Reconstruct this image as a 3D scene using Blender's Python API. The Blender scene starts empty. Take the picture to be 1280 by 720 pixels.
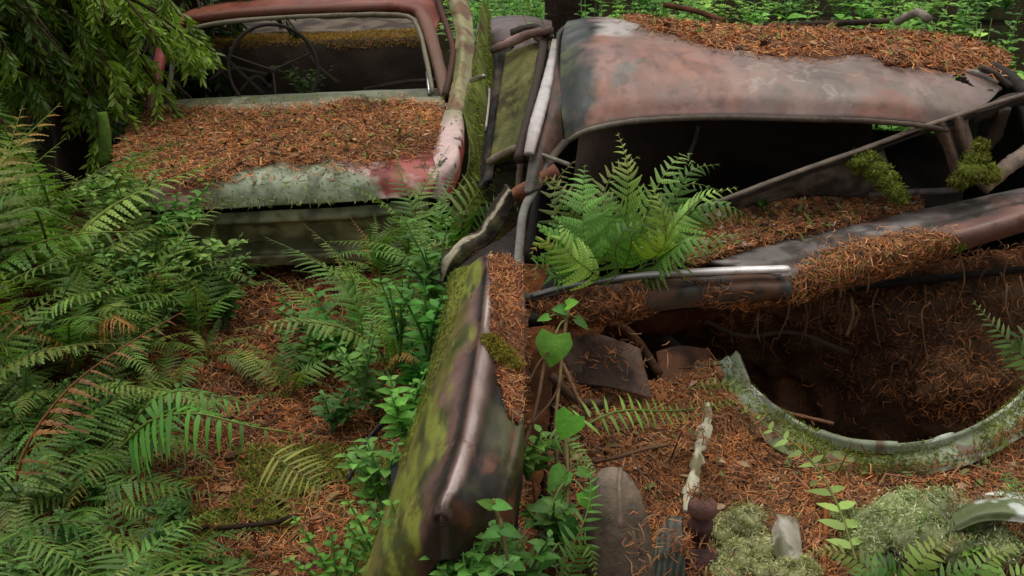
import bpy, math, random
import numpy as np
from math import sin, cos, pi, radians
SC = bpy.context.scene
COL = SC.collection
random.seed(11)
RNG = np.random.default_rng(11)
V = lambda *a: np.array(a, float)
# ------------------------------------------------------------------ camera maths (pixel of the photograph -> point in the place)
TH = radians(20.0); FPX = 1400.0; CAM = V(0, 0, 1.9)
def ray(x, y):
    a = (x-640)/FPX; b = (360-y)/FPX
    return V(a, cos(TH)+b*sin(TH), -sin(TH)+b*cos(TH))
def P(x, y, d):
    r = ray(x, y); return CAM + r*(d/r[1])
def PZ(x, y, z):
    r = ray(x, y); return CAM + r*((z-1.9)/r[2])
def pix(p):
    p = np.asarray(p, float); q = p-CAM
    zc = q[..., 1]*cos(TH)-q[..., 2]*sin(TH); yc = q[..., 1]*sin(TH)+q[..., 2]*cos(TH)
    return 640+FPX*q[..., 0]/zc, 360-FPX*yc/zc
def lin(c):
    c = np.asarray(c, float)/255.0
    return np.where(c <= .04045, c/12.92, ((c+.055)/1.055)**2.4)
def S(r, g, b): return lin((r, g, b))
# ------------------------------------------------------------------ numpy value noise
def _h(i, j, k, s):
    n = (i*374761393 + j*668265263 + k*2147483647*3 + s*1274126177) & 0xffffffff
    n = ((n ^ (n >> 13))*1274126177) & 0xffffffff
    n = (n ^ (n >> 16)) & 0xffffffff
    return n/4294967295.0
def vn(p, sc=1.0, seed=0):
    p = np.asarray(p, float)*sc + 100.0
    i = np.floor(p).astype(np.int64); f = p-i; f = f*f*(3-2*f)
    out = 0
    for a in (0, 1):
        wa = f[..., 0] if a else 1-f[..., 0]
        for b in (0, 1):
            wb = f[..., 1] if b else 1-f[..., 1]
            for c in (0, 1):
                wc = f[..., 2] if c else 1-f[..., 2]
                out = out + wa*wb*wc*_h(i[..., 0]+a, i[..., 1]+b, i[..., 2]+c, seed)
    return out
def fbm(p, sc=1.0, seed=0, o=4):
    t = 0; a = .5; n = 0
    for k in range(o):
        t = t+a*vn(p, sc*2.03**k, seed+k*17); n += a; a *= .55
    return t/n
def sst(a, b, x):
    t = np.clip((np.asarray(x, float)-a)/(b-a), 0, 1); return t*t*(3-2*t)
def mixc(a, b, t):
    t = np.asarray(t)[..., None]; return np.asarray(a)*(1-t)+np.asarray(b)*t
def inpoly(px, py, poly):
    px = np.asarray(px); py = np.asarray(py); ins = np.zeros(px.shape, bool); n = len(poly)
    for i in range(n):
        x0, y0 = poly[i]; x1, y1 = poly[(i+1) % n]
        if y0 == y1: continue
        c = ((y0 > py) != (y1 > py)) & (px < (x1-x0)*(py-y0)/(y1-y0)+x0)
        ins ^= c
    return ins
def cr(pts, n):
    pts = np.asarray(pts, float); k = len(pts)
    if k == 1: return np.repeat(pts, n, 0)
    ext = np.concatenate([[2*pts[0]-pts[1]], pts, [2*pts[-1]-pts[-2]]])
    t = np.linspace(0, k-1, n); i = np.minimum(t.astype(int), k-2); f = (t-i)
    f = f.reshape((-1,)+(1,)*(pts.ndim-1))
    p0, p1, p2, p3 = ext[i], ext[i+1], ext[i+2], ext[i+3]
    return .5*((2*p1)+(-p0+p2)*f+(2*p0-5*p1+4*p2-p3)*f*f+(-p0+3*p1-3*p2+p3)*f**3)
def grid(rows, nu, nv):
    return cr(np.array([cr(r, nu) for r in rows]), nv)
def nrm(v):
    v = np.asarray(v, float); return v/np.maximum(np.linalg.norm(v, axis=-1, keepdims=True), 1e-9)
def gnormals(G, face=CAM):
    du = np.gradient(G, axis=1); dv = np.gradient(G, axis=0)
    n = nrm(np.cross(du, dv))
    if face is not None:
        s = np.sum(n*(np.asarray(face)-G), axis=-1).sum()
        if s < 0: n = -n
    return n
# ------------------------------------------------------------------ mesh building
class MB:
    """collects quads/tris with a colour per vertex, becomes ONE mesh"""
    def __init__(s): s.v = []; s.c = []; s.q = []; s.t = []; s.n = 0
    def add(s, v, quads=None, tris=None, col=(.5, .5, .5)):
        v = np.asarray(v, float).reshape(-1, 3); m = len(v)
        c = np.asarray(col, float)
        if c.ndim == 1: c = np.repeat(c[None], m, 0)
        s.v.append(v); s.c.append(c.reshape(-1, c.shape[-1])[:, :3])
        if quads is not None and len(quads): s.q.append(np.asarray(quads, np.int64).reshape(-1, 4)+s.n)
        if tris is not None and len(tris): s.t.append(np.asarray(tris, np.int64).reshape(-1, 3)+s.n)
        s.n += m
        return s
    def mesh(s, name, mat, off=(0, 0, 0), smooth=True):
        me = bpy.data.meshes.new(name)
        v = np.concatenate(s.v)-np.asarray(off); c = np.concatenate(s.c)
        q = np.concatenate(s.q) if s.q else np.zeros((0, 4), np.int64)
        t = np.concatenate(s.t) if s.t else np.zeros((0, 3), np.int64)
        me.vertices.add(len(v)); me.vertices.foreach_set('co', v.astype(np.float32).ravel())
        nl = q.size+t.size
        me.loops.add(nl); me.loops.foreach_set('vertex_index', np.concatenate([q.ravel(), t.ravel()]).astype(np.int32))
        me.polygons.add(len(q)+len(t))
        me.polygons.foreach_set('loop_start', np.concatenate([np.arange(len(q))*4, q.size+np.arange(len(t))*3]).astype(np.int32))
        me.update(calc_edges=True); me.validate()
        a = me.color_attributes.new('Col', 'FLOAT_COLOR', 'POINT')
        a.data.foreach_set('color', np.concatenate([np.clip(c, 0, 1), np.ones((len(c), 1))], 1).astype(np.float32).ravel())
        if smooth: me.polygons.foreach_set('use_smooth', np.ones(len(me.polygons), bool))
        me.materials.append(mat)
        return me
    def build(s, name, mat, parent=None, smooth=True, loc=None):
        off = wloc(parent) if parent else (np.asarray(loc, float) if loc is not None else np.concatenate(s.v).min(0)*[0, 0, 1]+np.concatenate(s.v).mean(0)*[1, 1, 0])
        o = bpy.data.objects.new(name, s.mesh(name, mat, off, smooth)); COL.objects.link(o)
        if parent: o.parent = parent
        else: o.location = off
        return o
def wloc(o):
    l = np.zeros(3)
    while o: l += np.array(o.location); o = o.parent
    return l
def tag(o, label=None, cat=None, group=None, kind=None):
    if label: o['label'] = label
    if cat: o['category'] = cat
    if group: o['group'] = group
    if kind: o['kind'] = kind
    return o
def thing(name, label, cat, loc, group=None):
    o = bpy.data.objects.new(name, None); COL.objects.link(o); o.location = loc; o.empty_display_size = .1
    return tag(o, label, cat, group)
def sheet(mb, G, N, thick, col, keep=None):
    """a sheet of real thickness: front, back and rim; keep = bool per cell for holes and ragged edges"""
    nv, nu = G.shape[:2]
    idx = np.arange(nv*nu).reshape(nv, nu)
    q = np.stack([idx[:-1, :-1], idx[:-1, 1:], idx[1:, 1:], idx[1:, :-1]], -1).reshape(-1, 4)
    if keep is not None: q = q[np.asarray(keep).ravel()]
    B = G-N*thick
    M = nv*nu
    quads = [q, q[:, ::-1]+M]
    e = np.concatenate([q[:, [0, 1]], q[:, [1, 2]], q[:, [2, 3]], q[:, [3, 0]]])
    key = np.sort(e, 1); kk = key[:, 0]*(M+1)+key[:, 1]
    u, inv, cnt = np.unique(kk, return_inverse=True, return_counts=True)
    be = e[cnt[inv.ravel()] == 1]
    quads.append(np.stack([be[:, 1], be[:, 0], be[:, 0]+M, be[:, 1]+M], 1))
    c = np.asarray(col, float)
    if c.ndim == 1: c = np.broadcast_to(c, G.shape)
    mb.add(np.concatenate([G.reshape(-1, 3), B.reshape(-1, 3)]), np.concatenate(quads), col=np.concatenate([c.reshape(-1, 3), c.reshape(-1, 3)*.8]))
def uvof(G):
    nv, nu = G.shape[:2]; return np.meshgrid(np.linspace(0, 1, nu), np.linspace(0, 1, nv))
def panel(name, rows, nu, nv, mat, parent, thick=.004, colf=None, disp=0., dsc=5., seed=0, keepf=None, face=CAM):
    G = grid(rows, nu, nv); N = gnormals(G, face)
    if disp: G = G+N*((fbm(G, dsc, seed)-.5)*2*disp)[..., None]; N = gnormals(G, face)
    u, v = uvof(G); x, y = pix(G)
    c = colf(G, u, v, x, y) if callable(colf) else (colf if colf is not None else V(.3, .3, .3))
    keep = None
    if keepf: 
        k = keepf(G, u, v, x, y); keep = k[:-1, :-1]
    mb = MB(); sheet(mb, G, N, thick, c, keep)
    o = mb.build(name, mat, parent)
    return o, G, N
def tube(mb, pts, rad, col, ns=8, n=None, flat=1.0, up=None, jit=0., caps=True):
    pts = np.asarray(pts, float); k = n or max(6, 5*(len(pts)-1)+1)
    c = cr(pts, k); r = cr(np.asarray(rad, float)[:, None], k)[:, 0] if np.ndim(rad) else np.full(k, rad)
    T = nrm(np.gradient(c, axis=0))
    U = np.zeros_like(c); ref = np.asarray(up if up is not None else (0.1, .2, 1.), float)
    for i in range(k):
        s = np.cross(T[i], ref)
        if np.linalg.norm(s) < 1e-3: s = np.cross(T[i], (1, 0, 0))
        s = nrm(s); U[i] = s
    W = nrm(np.cross(U, T))
    a = np.arange(ns)*2*pi/ns
    rr = r[:, None]*(1+(jit*(RNG.random((k, ns))-.5) if jit else 0))
    v = c[:, None]+U[:, None]*(rr*np.cos(a))[..., None]+W[:, None]*(rr*np.sin(a)*flat)[..., None]
    idx = np.arange(k*ns).reshape(k, ns); nx = np.roll(idx, -1, 1)
    q = np.stack([idx[:-1], nx[:-1], nx[1:], idx[1:]], -1).reshape(-1, 4)
    cc = np.asarray(col, float)
    if cc.ndim == 2: cc = np.repeat(cr(cc, k)[:, None], ns, 1)
    else: cc = np.broadcast_to(cc, (k, ns, 3))
    cc = cc.reshape(-1, 3)
    vv = v.reshape(-1, 3); tris = None
    if caps:
        m = len(vv); vv = np.concatenate([vv, c[[0, -1]]]); cc = np.concatenate([cc, cc[[0, -1]]])
        tris = np.concatenate([np.stack([nx[0], idx[0], np.full(ns, m)], 1), np.stack([idx[-1], nx[-1], np.full(ns, m+1)], 1)])
    mb.add(vv, q, tris, cc); return c, T
def lathe(mb, base, axis, prof, col, ns=20, squash=1.0):
    """prof: list of (radius, height along the axis)"""
    ax = nrm(axis); s = nrm(np.cross(ax, (0.3, 1, .1))); w = np.cross(ax, s); base = np.asarray(base, float)
    a = np.arange(ns)*2*pi/ns; pr = np.asarray(prof, float); k = len(pr)
    v = base+ax*pr[:, 1][:, None, None]+(s*np.cos(a)[:, None]+w*np.sin(a)[:, None]*squash)[None]*pr[:, 0][:, None, None]
    idx = np.arange(k*ns).reshape(k, ns); nx = np.roll(idx, -1, 1)
    q = np.stack([idx[:-1], nx[:-1], nx[1:], idx[1:]], -1).reshape(-1, 4)
    c = np.asarray(col, float); 
    c = np.repeat(c[:, None], ns, 1).reshape(-1, 3) if c.ndim == 2 else c
    mb.add(v, q, None, c)
def ribbons(mb, pos, nor, n_len, wid, tilt, pal, curl=.25, up=0.0, lift=.004, dirn=None, dark=.35):
    """a needle, straw or moss blade per position: thin curved ribbon of two quads"""
    n = len(pos)
    if n == 0: return
    r = RNG.normal(size=(n, 3))
    if dirn is not None: r = r+np.asarray(dirn)
    t = r-nor*np.sum(r*nor, 1, keepdims=True); t = nrm(t)
    t = nrm(t+nor*(RNG.normal(size=(n, 1))*tilt+up))
    w = nrm(np.cross(t, nor+RNG.normal(size=(n, 3))*.5))
    L = np.asarray(n_len)*(.55+.9*RNG.random((n, 1))); W = np.asarray(wid)*(.7+.6*RNG.random((n, 1)))
    b = nrm(np.cross(w, t))
    cu = RNG.normal(size=(n, 1))*curl*L; cw = RNG.normal(size=(n, 1))*curl*L*.8
    p = pos+nor*(lift*RNG.random((n, 1)))
    if up > .3: p0, p1, p2 = p, p+t*L*.5+w*cw*.5, p+t*L+w*cw*1.6
    else: p0, p1, p2 = p-t*L*.5, p+b*cu*.5+w*cw, p+t*L*.5
    v = np.stack([p0-w*W*.5, p0+w*W*.5, p1-w*W*.5, p1+w*W*.5, p2-w*W*.15, p2+w*W*.15], 1)
    k = np.arange(n)[:, None]*6
    q = np.concatenate([k+[0, 1, 3, 2], k+[2, 3, 5, 4]])
    pal = np.asarray(pal, float); c = pal[RNG.integers(0, len(pal), n)]*((1-dark)+2*dark*RNG.random((n, 1)))*(.45+1.1*fbm(pos, 4.3, 90, 3))[:, None]
    mb.add(v, q, None, np.repeat(c[:, None], 6, 1).reshape(-1, 3))
def samp(G, N, n, maskf=None, lo=(0, 0), hi=(1, 1)):
    """n random points of a grid surface, kept where maskf(x, y, p) > a random number"""
    nv, nu = G.shape[:2]
    d1 = np.linalg.norm(np.cross(G[1:, :-1]-G[:-1, :-1], G[:-1, 1:]-G[:-1, :-1]), axis=-1).ravel()
    cell = RNG.choice(len(d1), n, p=d1/d1.sum()); j, i = cell//(nu-1), cell % (nu-1)
    f, g = RNG.random((n, 1)), RNG.random((n, 1))
    def bl(A): return (A[j, i]*(1-f)+A[j, i+1]*f)*(1-g)+(A[j+1, i]*(1-f)+A[j+1, i+1]*f)*g
    p, m = bl(G), nrm(bl(N))
    if maskf is not None:
        x, y = pix(p); k = maskf(x, y, p) > RNG.random(n); p, m = p[k], m[k]
    return p, m
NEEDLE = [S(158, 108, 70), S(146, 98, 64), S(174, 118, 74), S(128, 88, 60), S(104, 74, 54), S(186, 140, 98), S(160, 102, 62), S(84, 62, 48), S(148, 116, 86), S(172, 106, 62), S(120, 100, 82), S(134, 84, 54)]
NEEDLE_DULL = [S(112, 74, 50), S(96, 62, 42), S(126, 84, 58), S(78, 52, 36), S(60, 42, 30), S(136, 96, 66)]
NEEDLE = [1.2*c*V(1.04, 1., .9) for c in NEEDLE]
MOSS = [S(112, 122, 48), S(96, 108, 42), S(128, 134, 58), S(80, 92, 36), S(138, 138, 66)]
LICHEN = [S(150, 160, 122), S(128, 142, 100), S(110, 128, 82), S(164, 170, 138), S(92, 110, 66)]
# ------------------------------------------------------------------ materials
def mat(name, rough=.6, spec=.4, bump=.2, bscale=60., var=.35, vscale=9., speck=0., speckcol=(.02, .015, .01), transl=0., rnd=0., sheen=0., metallic=0., rough_var=.2, detail=6, tint=None, flake=0.):
    m = bpy.data.materials.new(name); m.use_nodes = True
    nt = m.node_tree; N = nt.nodes; L = nt.links; N.clear()
    out = N.new('ShaderNodeOutputMaterial'); b = N.new('ShaderNodeBsdfPrincipled')
    at = N.new('ShaderNodeAttribute'); at.attribute_name = 'Col'
    tc = N.new('ShaderNodeNewGeometry')
    n1 = N.new('ShaderNodeTexNoise'); n1.inputs['Scale'].default_value = vscale; n1.inputs['Detail'].default_value = detail; n1.inputs['Roughness'].default_value = .65
    L.new(tc.outputs['Position'], n1.inputs['Vector'])
    mr = N.new('ShaderNodeMapRange'); mr.inputs['From Min'].default_value = .3; mr.inputs['From Max'].default_value = .7
    mr.inputs['To Min'].default_value = 1-var; mr.inputs['To Max'].default_value = 1+var
    L.new(n1.outputs['Fac'], mr.inputs['Value'])
    mul = N.new('ShaderNodeVectorMath'); mul.operation = 'SCALE'
    L.new(at.outputs['Color'], mul.inputs[0]); L.new(mr.outputs['Result'], mul.inputs['Scale'])
    colr = mul.outputs['Vector']
    if tint:
        tv = N.new('ShaderNodeVectorMath'); tv.operation = 'MULTIPLY'; tv.inputs[1].default_value = tint; L.new(colr, tv.inputs[0]); colr = tv.outputs['Vector']
    if speck:
        n2 = N.new('ShaderNodeTexNoise'); n2.inputs['Scale'].default_value = vscale*7; n2.inputs['Detail'].default_value = 8; n2.inputs['Roughness'].default_value = .75
        L.new(tc.outputs['Position'], n2.inputs['Vector'])
        r2 = N.new('ShaderNodeValToRGB'); r2.color_ramp.elements[0].position = .56; r2.color_ramp.elements[1].position = .7
        L.new(n2.outputs['Fac'], r2.inputs['Fac'])
        f = N.new('ShaderNodeMath'); f.operation = 'MULTIPLY'; f.inputs[1].default_value = speck; L.new(r2.outputs['Color'], f.inputs[0])
        mx = N.new('ShaderNodeMix'); mx.data_type = 'RGBA'; mx.inputs['B'].default_value = (*speckcol, 1)
        L.new(f.outputs[0], mx.inputs['Factor']); L.new(colr, mx.inputs['A']); colr = mx.outputs['Result']
    if flake:
        n4 = N.new('ShaderNodeTexNoise'); n4.inputs['Scale'].default_value = 7.5; n4.inputs['Detail'].default_value = 12; n4.inputs['Roughness'].default_value = .72
        L.new(tc.outputs['Position'], n4.inputs['Vector'])
        r4 = N.new('ShaderNodeValToRGB'); r4.color_ramp.elements[0].position = .585; r4.color_ramp.elements[1].position = .61
        L.new(n4.outputs['Fac'], r4.inputs['Fac'])
        f4 = N.new('ShaderNodeMath'); f4.operation = 'MULTIPLY'; f4.inputs[1].default_value = flake; L.new(r4.outputs['Color'], f4.inputs[0])
        dk = N.new('ShaderNodeVectorMath'); dk.operation = 'MULTIPLY'; dk.inputs[1].default_value = (.62, .42, .34); L.new(colr, dk.inputs[0])
        m4 = N.new('ShaderNodeMix'); m4.data_type = 'RGBA'; L.new(f4.outputs[0], m4.inputs['Factor']); L.new(colr, m4.inputs['A']); L.new(dk.outputs['Vector'], m4.inputs['B']); colr = m4.outputs['Result']
        flk = r4
    if rnd:
        oi = N.new('ShaderNodeObjectInfo'); hs = N.new('ShaderNodeHueSaturation')
        a = N.new('ShaderNodeMapRange'); a.inputs['To Min'].default_value = 1-rnd; a.inputs['To Max'].default_value = 1+rnd
        h = N.new('ShaderNodeMapRange'); h.inputs['To Min'].default_value = .5+rnd*.06; h.inputs['To Max'].default_value = .5-rnd*.05
        L.new(oi.outputs['Random'], a.inputs['Value'])
        fr = N.new('ShaderNodeMath'); fr.operation = 'MULTIPLY'; fr.inputs[1].default_value = 7.13; fr2 = N.new('ShaderNodeMath'); fr2.operation = 'FRACT'
        L.new(oi.outputs['Random'], fr.inputs[0]); L.new(fr.outputs[0], fr2.inputs[0]); L.new(fr2.outputs[0], h.inputs['Value'])
        L.new(a.outputs['Result'], hs.inputs['Value']); L.new(h.outputs['Result'], hs.inputs['Hue']); L.new(colr, hs.inputs['Color']); colr = hs.outputs['Color']
    L.new(colr, b.inputs['Base Color'])
    rr = N.new('ShaderNodeMapRange'); rr.inputs['From Min'].default_value = .3; rr.inputs['From Max'].default_value = .7
    rr.inputs['To Min'].default_value = max(.05, rough-rough_var); rr.inputs['To Max'].default_value = min(1, rough+rough_var)
    L.new(n1.outputs['Fac'], rr.inputs['Value']); L.new(rr.outputs['Result'], b.inputs['Roughness'])
    b.inputs['Specular IOR Level'].default_value = spec; b.inputs['Metallic'].default_value = metallic
    if sheen: b.inputs['Sheen Weight'].default_value = sheen
    if bump:
        n3 = N.new('ShaderNodeTexNoise'); n3.inputs['Scale'].default_value = bscale; n3.inputs['Detail'].default_value = 8; n3.inputs['Roughness'].default_value = .6
        L.new(tc.outputs['Position'], n3.inputs['Vector'])
        bp = N.new('ShaderNodeBump'); bp.inputs['Strength'].default_value = bump; bp.inputs['Distance'].default_value = .01
        if flake:
            ad = N.new('ShaderNodeMath'); ad.operation = 'MULTIPLY_ADD'; ad.inputs[1].default_value = -.6; L.new(flk.outputs['Color'], ad.inputs[0]); L.new(n3.outputs['Fac'], ad.inputs[2]); L.new(ad.outputs[0], bp.inputs['Height'])
        else: L.new(n3.outputs['Fac'], bp.inputs['Height'])
        L.new(bp.outputs['Normal'], b.inputs['Normal'])
    if transl:
        t = N.new('ShaderNodeBsdfTranslucent'); g = N.new('ShaderNodeVectorMath'); g.operation = 'MULTIPLY'; g.inputs[1].default_value = (1.3, 1.5, .6)
        L.new(colr, g.inputs[0]); L.new(g.outputs['Vector'], t.inputs['Color'])
        ms = N.new('ShaderNodeMixShader'); ms.inputs['Fac'].default_value = transl
        L.new(b.outputs[0], ms.inputs[1]); L.new(t.outputs[0], ms.inputs[2]); L.new(ms.outputs[0], out.inputs['Surface'])
    else: L.new(b.outputs[0], out.inputs['Surface'])
    return m
M_PAINT = mat('weathered_paint', rough=.52, spec=.35, bump=.12, bscale=90, var=.2, vscale=14, flake=.75, speck=.5, speckcol=(.045, .022, .012))
M_RUST = mat('rusty_metal', rough=.72, spec=.3, bump=.5, bscale=70, var=.45, vscale=26, speck=.6, flake=.8, speckcol=(.09, .04, .02))
M_ROOF = mat('faded_roof_paint', rough=.43, spec=.5, bump=.08, bscale=90, var=.12, vscale=11, flake=.25, speck=.45, speckcol=(.06, .035, .022))
M_GUTTER = mat('bright_gutter', rough=.4, spec=.6, bump=.08, bscale=120, var=.2, vscale=25, speck=.35, speckcol=(.06, .04, .03), metallic=.3)
M_CHROME = mat('tarnished_chrome', rough=.3, spec=.6, bump=.05, bscale=120, var=.2, vscale=25, speck=.35, speckcol=(.06, .04, .03), metallic=.85)
M_RUBBER = mat('old_rubber', rough=.75, spec=.25, bump=.35, bscale=80, var=.35, vscale=16)
M_MOSSY = mat('mossy_metal', rough=.9, spec=.15, bump=.7, bscale=120, var=.45, vscale=22, speck=.4, speckcol=(.02, .022, .008))
M_LITTER = mat('dry_needles', rough=.8, spec=.2, bump=0, var=.25, vscale=6)
M_SOIL = mat('forest_soil', rough=1., rough_var=0., spec=.0, bump=1., bscale=45, var=.5, vscale=12, speck=.4, speckcol=(.1, .055, .03))
M_MOSS = mat('moss_tufts', rough=.9, spec=.1, bump=0, var=.25, vscale=12, transl=.25)
M_FERN = mat('fern_leaf', rough=.5, spec=.45, bump=0, var=.25, vscale=7, transl=.3, rnd=.35, rough_var=.12, tint=(1.7, 1.58, .9))
M_LEAF = mat('broad_leaf', rough=.5, spec=.35, bump=.25, bscale=110, var=.35, vscale=16, speck=.4, speckcol=(.12, .1, .03), transl=.3, rnd=.3, rough_var=.1, tint=(1.25, 1.2, .78))
M_STEM = mat('plant_stem', rough=.7, spec=.25, bump=.2, var=.3, vscale=30)
M_BARK = mat('tree_bark', rough=.95, spec=.1, bump=1.2, bscale=30, var=.5, vscale=10, speck=.5, speckcol=(.03, .04, .012))
M_TWIG = mat('dead_twig', rough=.85, spec=.2, bump=.5, bscale=90, var=.4, vscale=25)
# ------------------------------------------------------------------ vegetation shapes
def frond(mb, path, normal, pairs=20, plen=.1, lobes=6, ang=66, droop=.25, col=S(64, 98, 44), rach=S(88, 100, 52), start=.14, narrow=.5, wfac=.17, tipdark=1.0, seed=None, curlv=0.):
    """a fern frond: an arching rachis with a pair of toothed leaflets at every step"""
    c = cr(path, 60); seg = np.linalg.norm(np.diff(c, axis=0), axis=1); s = np.concatenate([[0], np.cumsum(seg)]); s /= s[-1]
    def at(t): return np.array([np.interp(t, s, c[:, k]) for k in range(3)])
    L = seg.sum(); normal = np.asarray(normal, float); brown = random.random()**4
    tube(mb, [at(0), at(.25), at(.5), at(.75), at(1)], [L*.0065, L*.006, L*.0045, L*.003, L*.0012], rach, ns=4, n=14, caps=False)
    vs, qs, cs = [], [], []; m = 0
    for i in range(pairs):
        t = start+(1-start)*(i+.5)/pairs
        p = at(t); T = nrm(at(min(1, t+.02))-at(t-.02)); N = nrm(normal-T*np.dot(normal, T)); Sd = np.cross(T, N)
        prof = min(1, narrow+2.4*(t-start))*(1-t)**.8+.03
        for sd in (-1, 1):
            if random.random() < .04: continue
            l = plen*prof*(.85+.3*random.random())*(1 if random.random() > .08 else random.uniform(.3, .7)); a = radians((ang-16*t)+random.uniform(-6, 6))
            D = nrm(T*cos(a)+Sd*sd*sin(a)+N*random.uniform(-.12, .12)); B = nrm(np.cross(N, D))*sd
            dr = droop*l*(.7+.6*random.random())
            cc = col*random.uniform(.72, 1.3); bt = min(1, brown*t*t*random.uniform(.5, 1.6)); cc = cc*(1-bt)+S(132, 98, 58)*bt
            pj = p+T*(L/pairs)*.25*sd*.3
            def ax(q): return pj+D*l*q-N*dr*q*q+V(0, 0, -1)*curlv*l*q*q
            w = max(l*wfac, .004)
            if lobes == 0:
                q = np.array([0, .3, .65, 1.]); ww = np.array([.6, 1, .75, .05])*w*.5
                pts = []
                for qq, w2 in zip(q, ww): A = ax(qq); pts += [A-B*w2, A+B*w2]
                vs += pts; qs += [[m, m+1, m+3, m+2], [m+2, m+3, m+5, m+4], [m+4, m+5, m+7, m+6]]; m += 8; cs += [cc]*8
            else:
                for k in range(lobes):
                    q0 = k/lobes; q1 = (k+.92)/lobes; w2 = w*.5*(1-.82*(k+.4)/lobes)*(1 if k else .8)
                    A0, A1, A2, A3 = ax(q0), ax(q1), ax(min(1, q1+.25/lobes)), ax(q0+.5/lobes)
                    for e in (-1, 1):
                        vs += [A0, A1, A2+B*e*w2*.82-N*w2*.2, A3+B*e*w2-N*w2*.2]; qs += [[m, m+1, m+2, m+3] if e > 0 else [m+3, m+2, m+1, m]]; m += 4
                        cs += [cc*.92, cc*.92, cc*1.04, cc*1.04]
    mb.add(np.array(vs), qs, None, np.array(cs))
def leaf(mb, base, d, n, l, w, col, fold=.25, bend=.3, tip=1.0, rows=5, heart=False):
    d = nrm(d); n = nrm(n-d*np.dot(n, d)); s = np.cross(d, n); base = np.asarray(base, float)
    q = np.linspace(0, 1, rows)
    prof = (np.interp(q, [0, .12, .3, .6, .85, 1], [.75, 1.0, .98, .7, .3, .0]) if heart else np.interp(q, [0, .25, .5, .75, 1], [.12, .8, 1., .62, .0]))*w*.5
    vs = []; 
    for k, (t, h) in enumerate(zip(q, prof)):
        c = base+d*l*t-n*bend*l*t*t
        bk = -d*l*.13 if (heart and k == 0) else 0
        vs += [c-s*h+n*h*fold+bk, c, c+s*h+n*h*fold+bk]
    i = np.arange(rows-1)[:, None]*3
    quads = np.concatenate([i+[0, 1, 4, 3], i+[1, 2, 5, 4]])
    cc = np.tile(np.array([col, col*1.12, col*.95]), (rows, 1))
    mb.add(vs, quads, None, cc)
# ================================================================== THE SETTING
def gz(X, Y):
    X = np.asarray(X, float); Y = np.asarray(Y, float)
    p = np.stack([X, Y, X*0], -1)
    return .27*sst(3.0, 4.7, Y)+.16*sst(-.9, -2.0, X)+.07*(fbm(p, 1.3, 3)-.5)+.03*(fbm(p, 6, 5)-.5)+.9*sst(14, 40, np.hypot(X, Y-4))*(.4+fbm(p, .07, 8))
def PG(x, y):
    z = .15
    for _ in range(8):
        p = PZ(x, y, z); z = float(gz(p[0], p[1]))
    return V(p[0], p[1], z)
def stretch(n, c, half, span, k):
    t = np.linspace(-1, 1, n); return c+half*t+np.sign(t)*(span-half)*np.abs(t)**k
gx = stretch(260, -.4, 3.4, 90, 9); gy = stretch(260, 3.6, 3.6, 90, 9)
X, Y = np.meshgrid(gx, gy); Zg = gz(X, Y); Gg = np.stack([X, Y, Zg], -1)
n_a = fbm(Gg, 2.2, 21); n_b = fbm(Gg, 9, 22); gpx, gpy = pix(np.where(Gg[..., 1:2] > .6, Gg, V(0, .7, 0)))
gc = mixc(S(110, 68, 42), S(64, 42, 28), sst(.4, .62, n_b)); gc = mixc(gc, S(70, 74, 34), .75*sst(.5, .62, n_a)*sst(3.5, 2.4, Y))
gc = mixc(gc, S(34, 32, 22), sst(4.6, 5.6, Y))  # soil farther back darkened, tree shade put into the colour
mb = MB(); idx = np.arange(X.size).reshape(X.shape)
mb.add(Gg, np.stack([idx[:-1, :-1], idx[:-1, 1:], idx[1:, 1:], idx[1:, :-1]], -1).reshape(-1, 4), None, gc.reshape(-1, 3))
tag(mb.build('ground', M_SOIL, loc=(0, 0, 0)), 'forest floor of brown soil under fallen needles', 'ground', kind='structure')
# loose needles on the floor: nobody could count them
GN = gnormals(Gg, (0, 0, 50)); 
yy = np.array([480, 480]); 
def floor_pts(n, x0, x1, y0, y1):
    px = RNG.uniform(x0, x1, n); py = RNG.uniform(y0, y1, n); r = np.stack([ray(a, b) for a, b in zip(px, py)])
    z = np.full(n, .1)
    for _ in range(8):
        p = CAM+r*((z-1.9)/r[:, 2])[:, None]; z = gz(p[:, 0], p[:, 1])
    p[:, 2] = z
    e = .02; nx = (gz(p[:, 0]+e, p[:, 1])-gz(p[:, 0]-e, p[:, 1]))/(2*e); ny = (gz(p[:, 0], p[:, 1]+e)-gz(p[:, 0], p[:, 1]-e))/(2*e)
    return p, nrm(np.stack([-nx, -ny, np.ones(n)], 1)), px, py
mb = MB(); p, n, px, py = floor_pts(26000, 130, 660, 325, 740)
ribbons(mb, p, n, .045, .0032, .25, NEEDLE+[S(190, 128, 84)], lift=.012)
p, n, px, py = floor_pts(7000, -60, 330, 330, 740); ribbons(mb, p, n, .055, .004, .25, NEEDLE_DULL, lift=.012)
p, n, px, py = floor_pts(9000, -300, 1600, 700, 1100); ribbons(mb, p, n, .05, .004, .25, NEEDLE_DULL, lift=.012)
tag(mb.build('fallen_needles', M_LITTER, loc=(0, 0, 0)), 'orange brown conifer needles strewn over the forest floor', 'needle litter', kind='stuff')
mb = MB(); p, n, px, py = floor_pts(14000, 200, 480, 560, 740)
k = fbm(p, 5, 77) > .47; ribbons(mb, p[k]+n[k]*.012, n[k], .02, .004, .3, MOSS, up=.4)
tag(mb.build('floor_moss', M_MOSS, loc=(0, 0, 0)), 'yellowish moss growing on the floor at the near end of the path', 'moss', kind='stuff')
mb = MB(); p, n, px, py = floor_pts(420, 140, 480, 335, 740)
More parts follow.
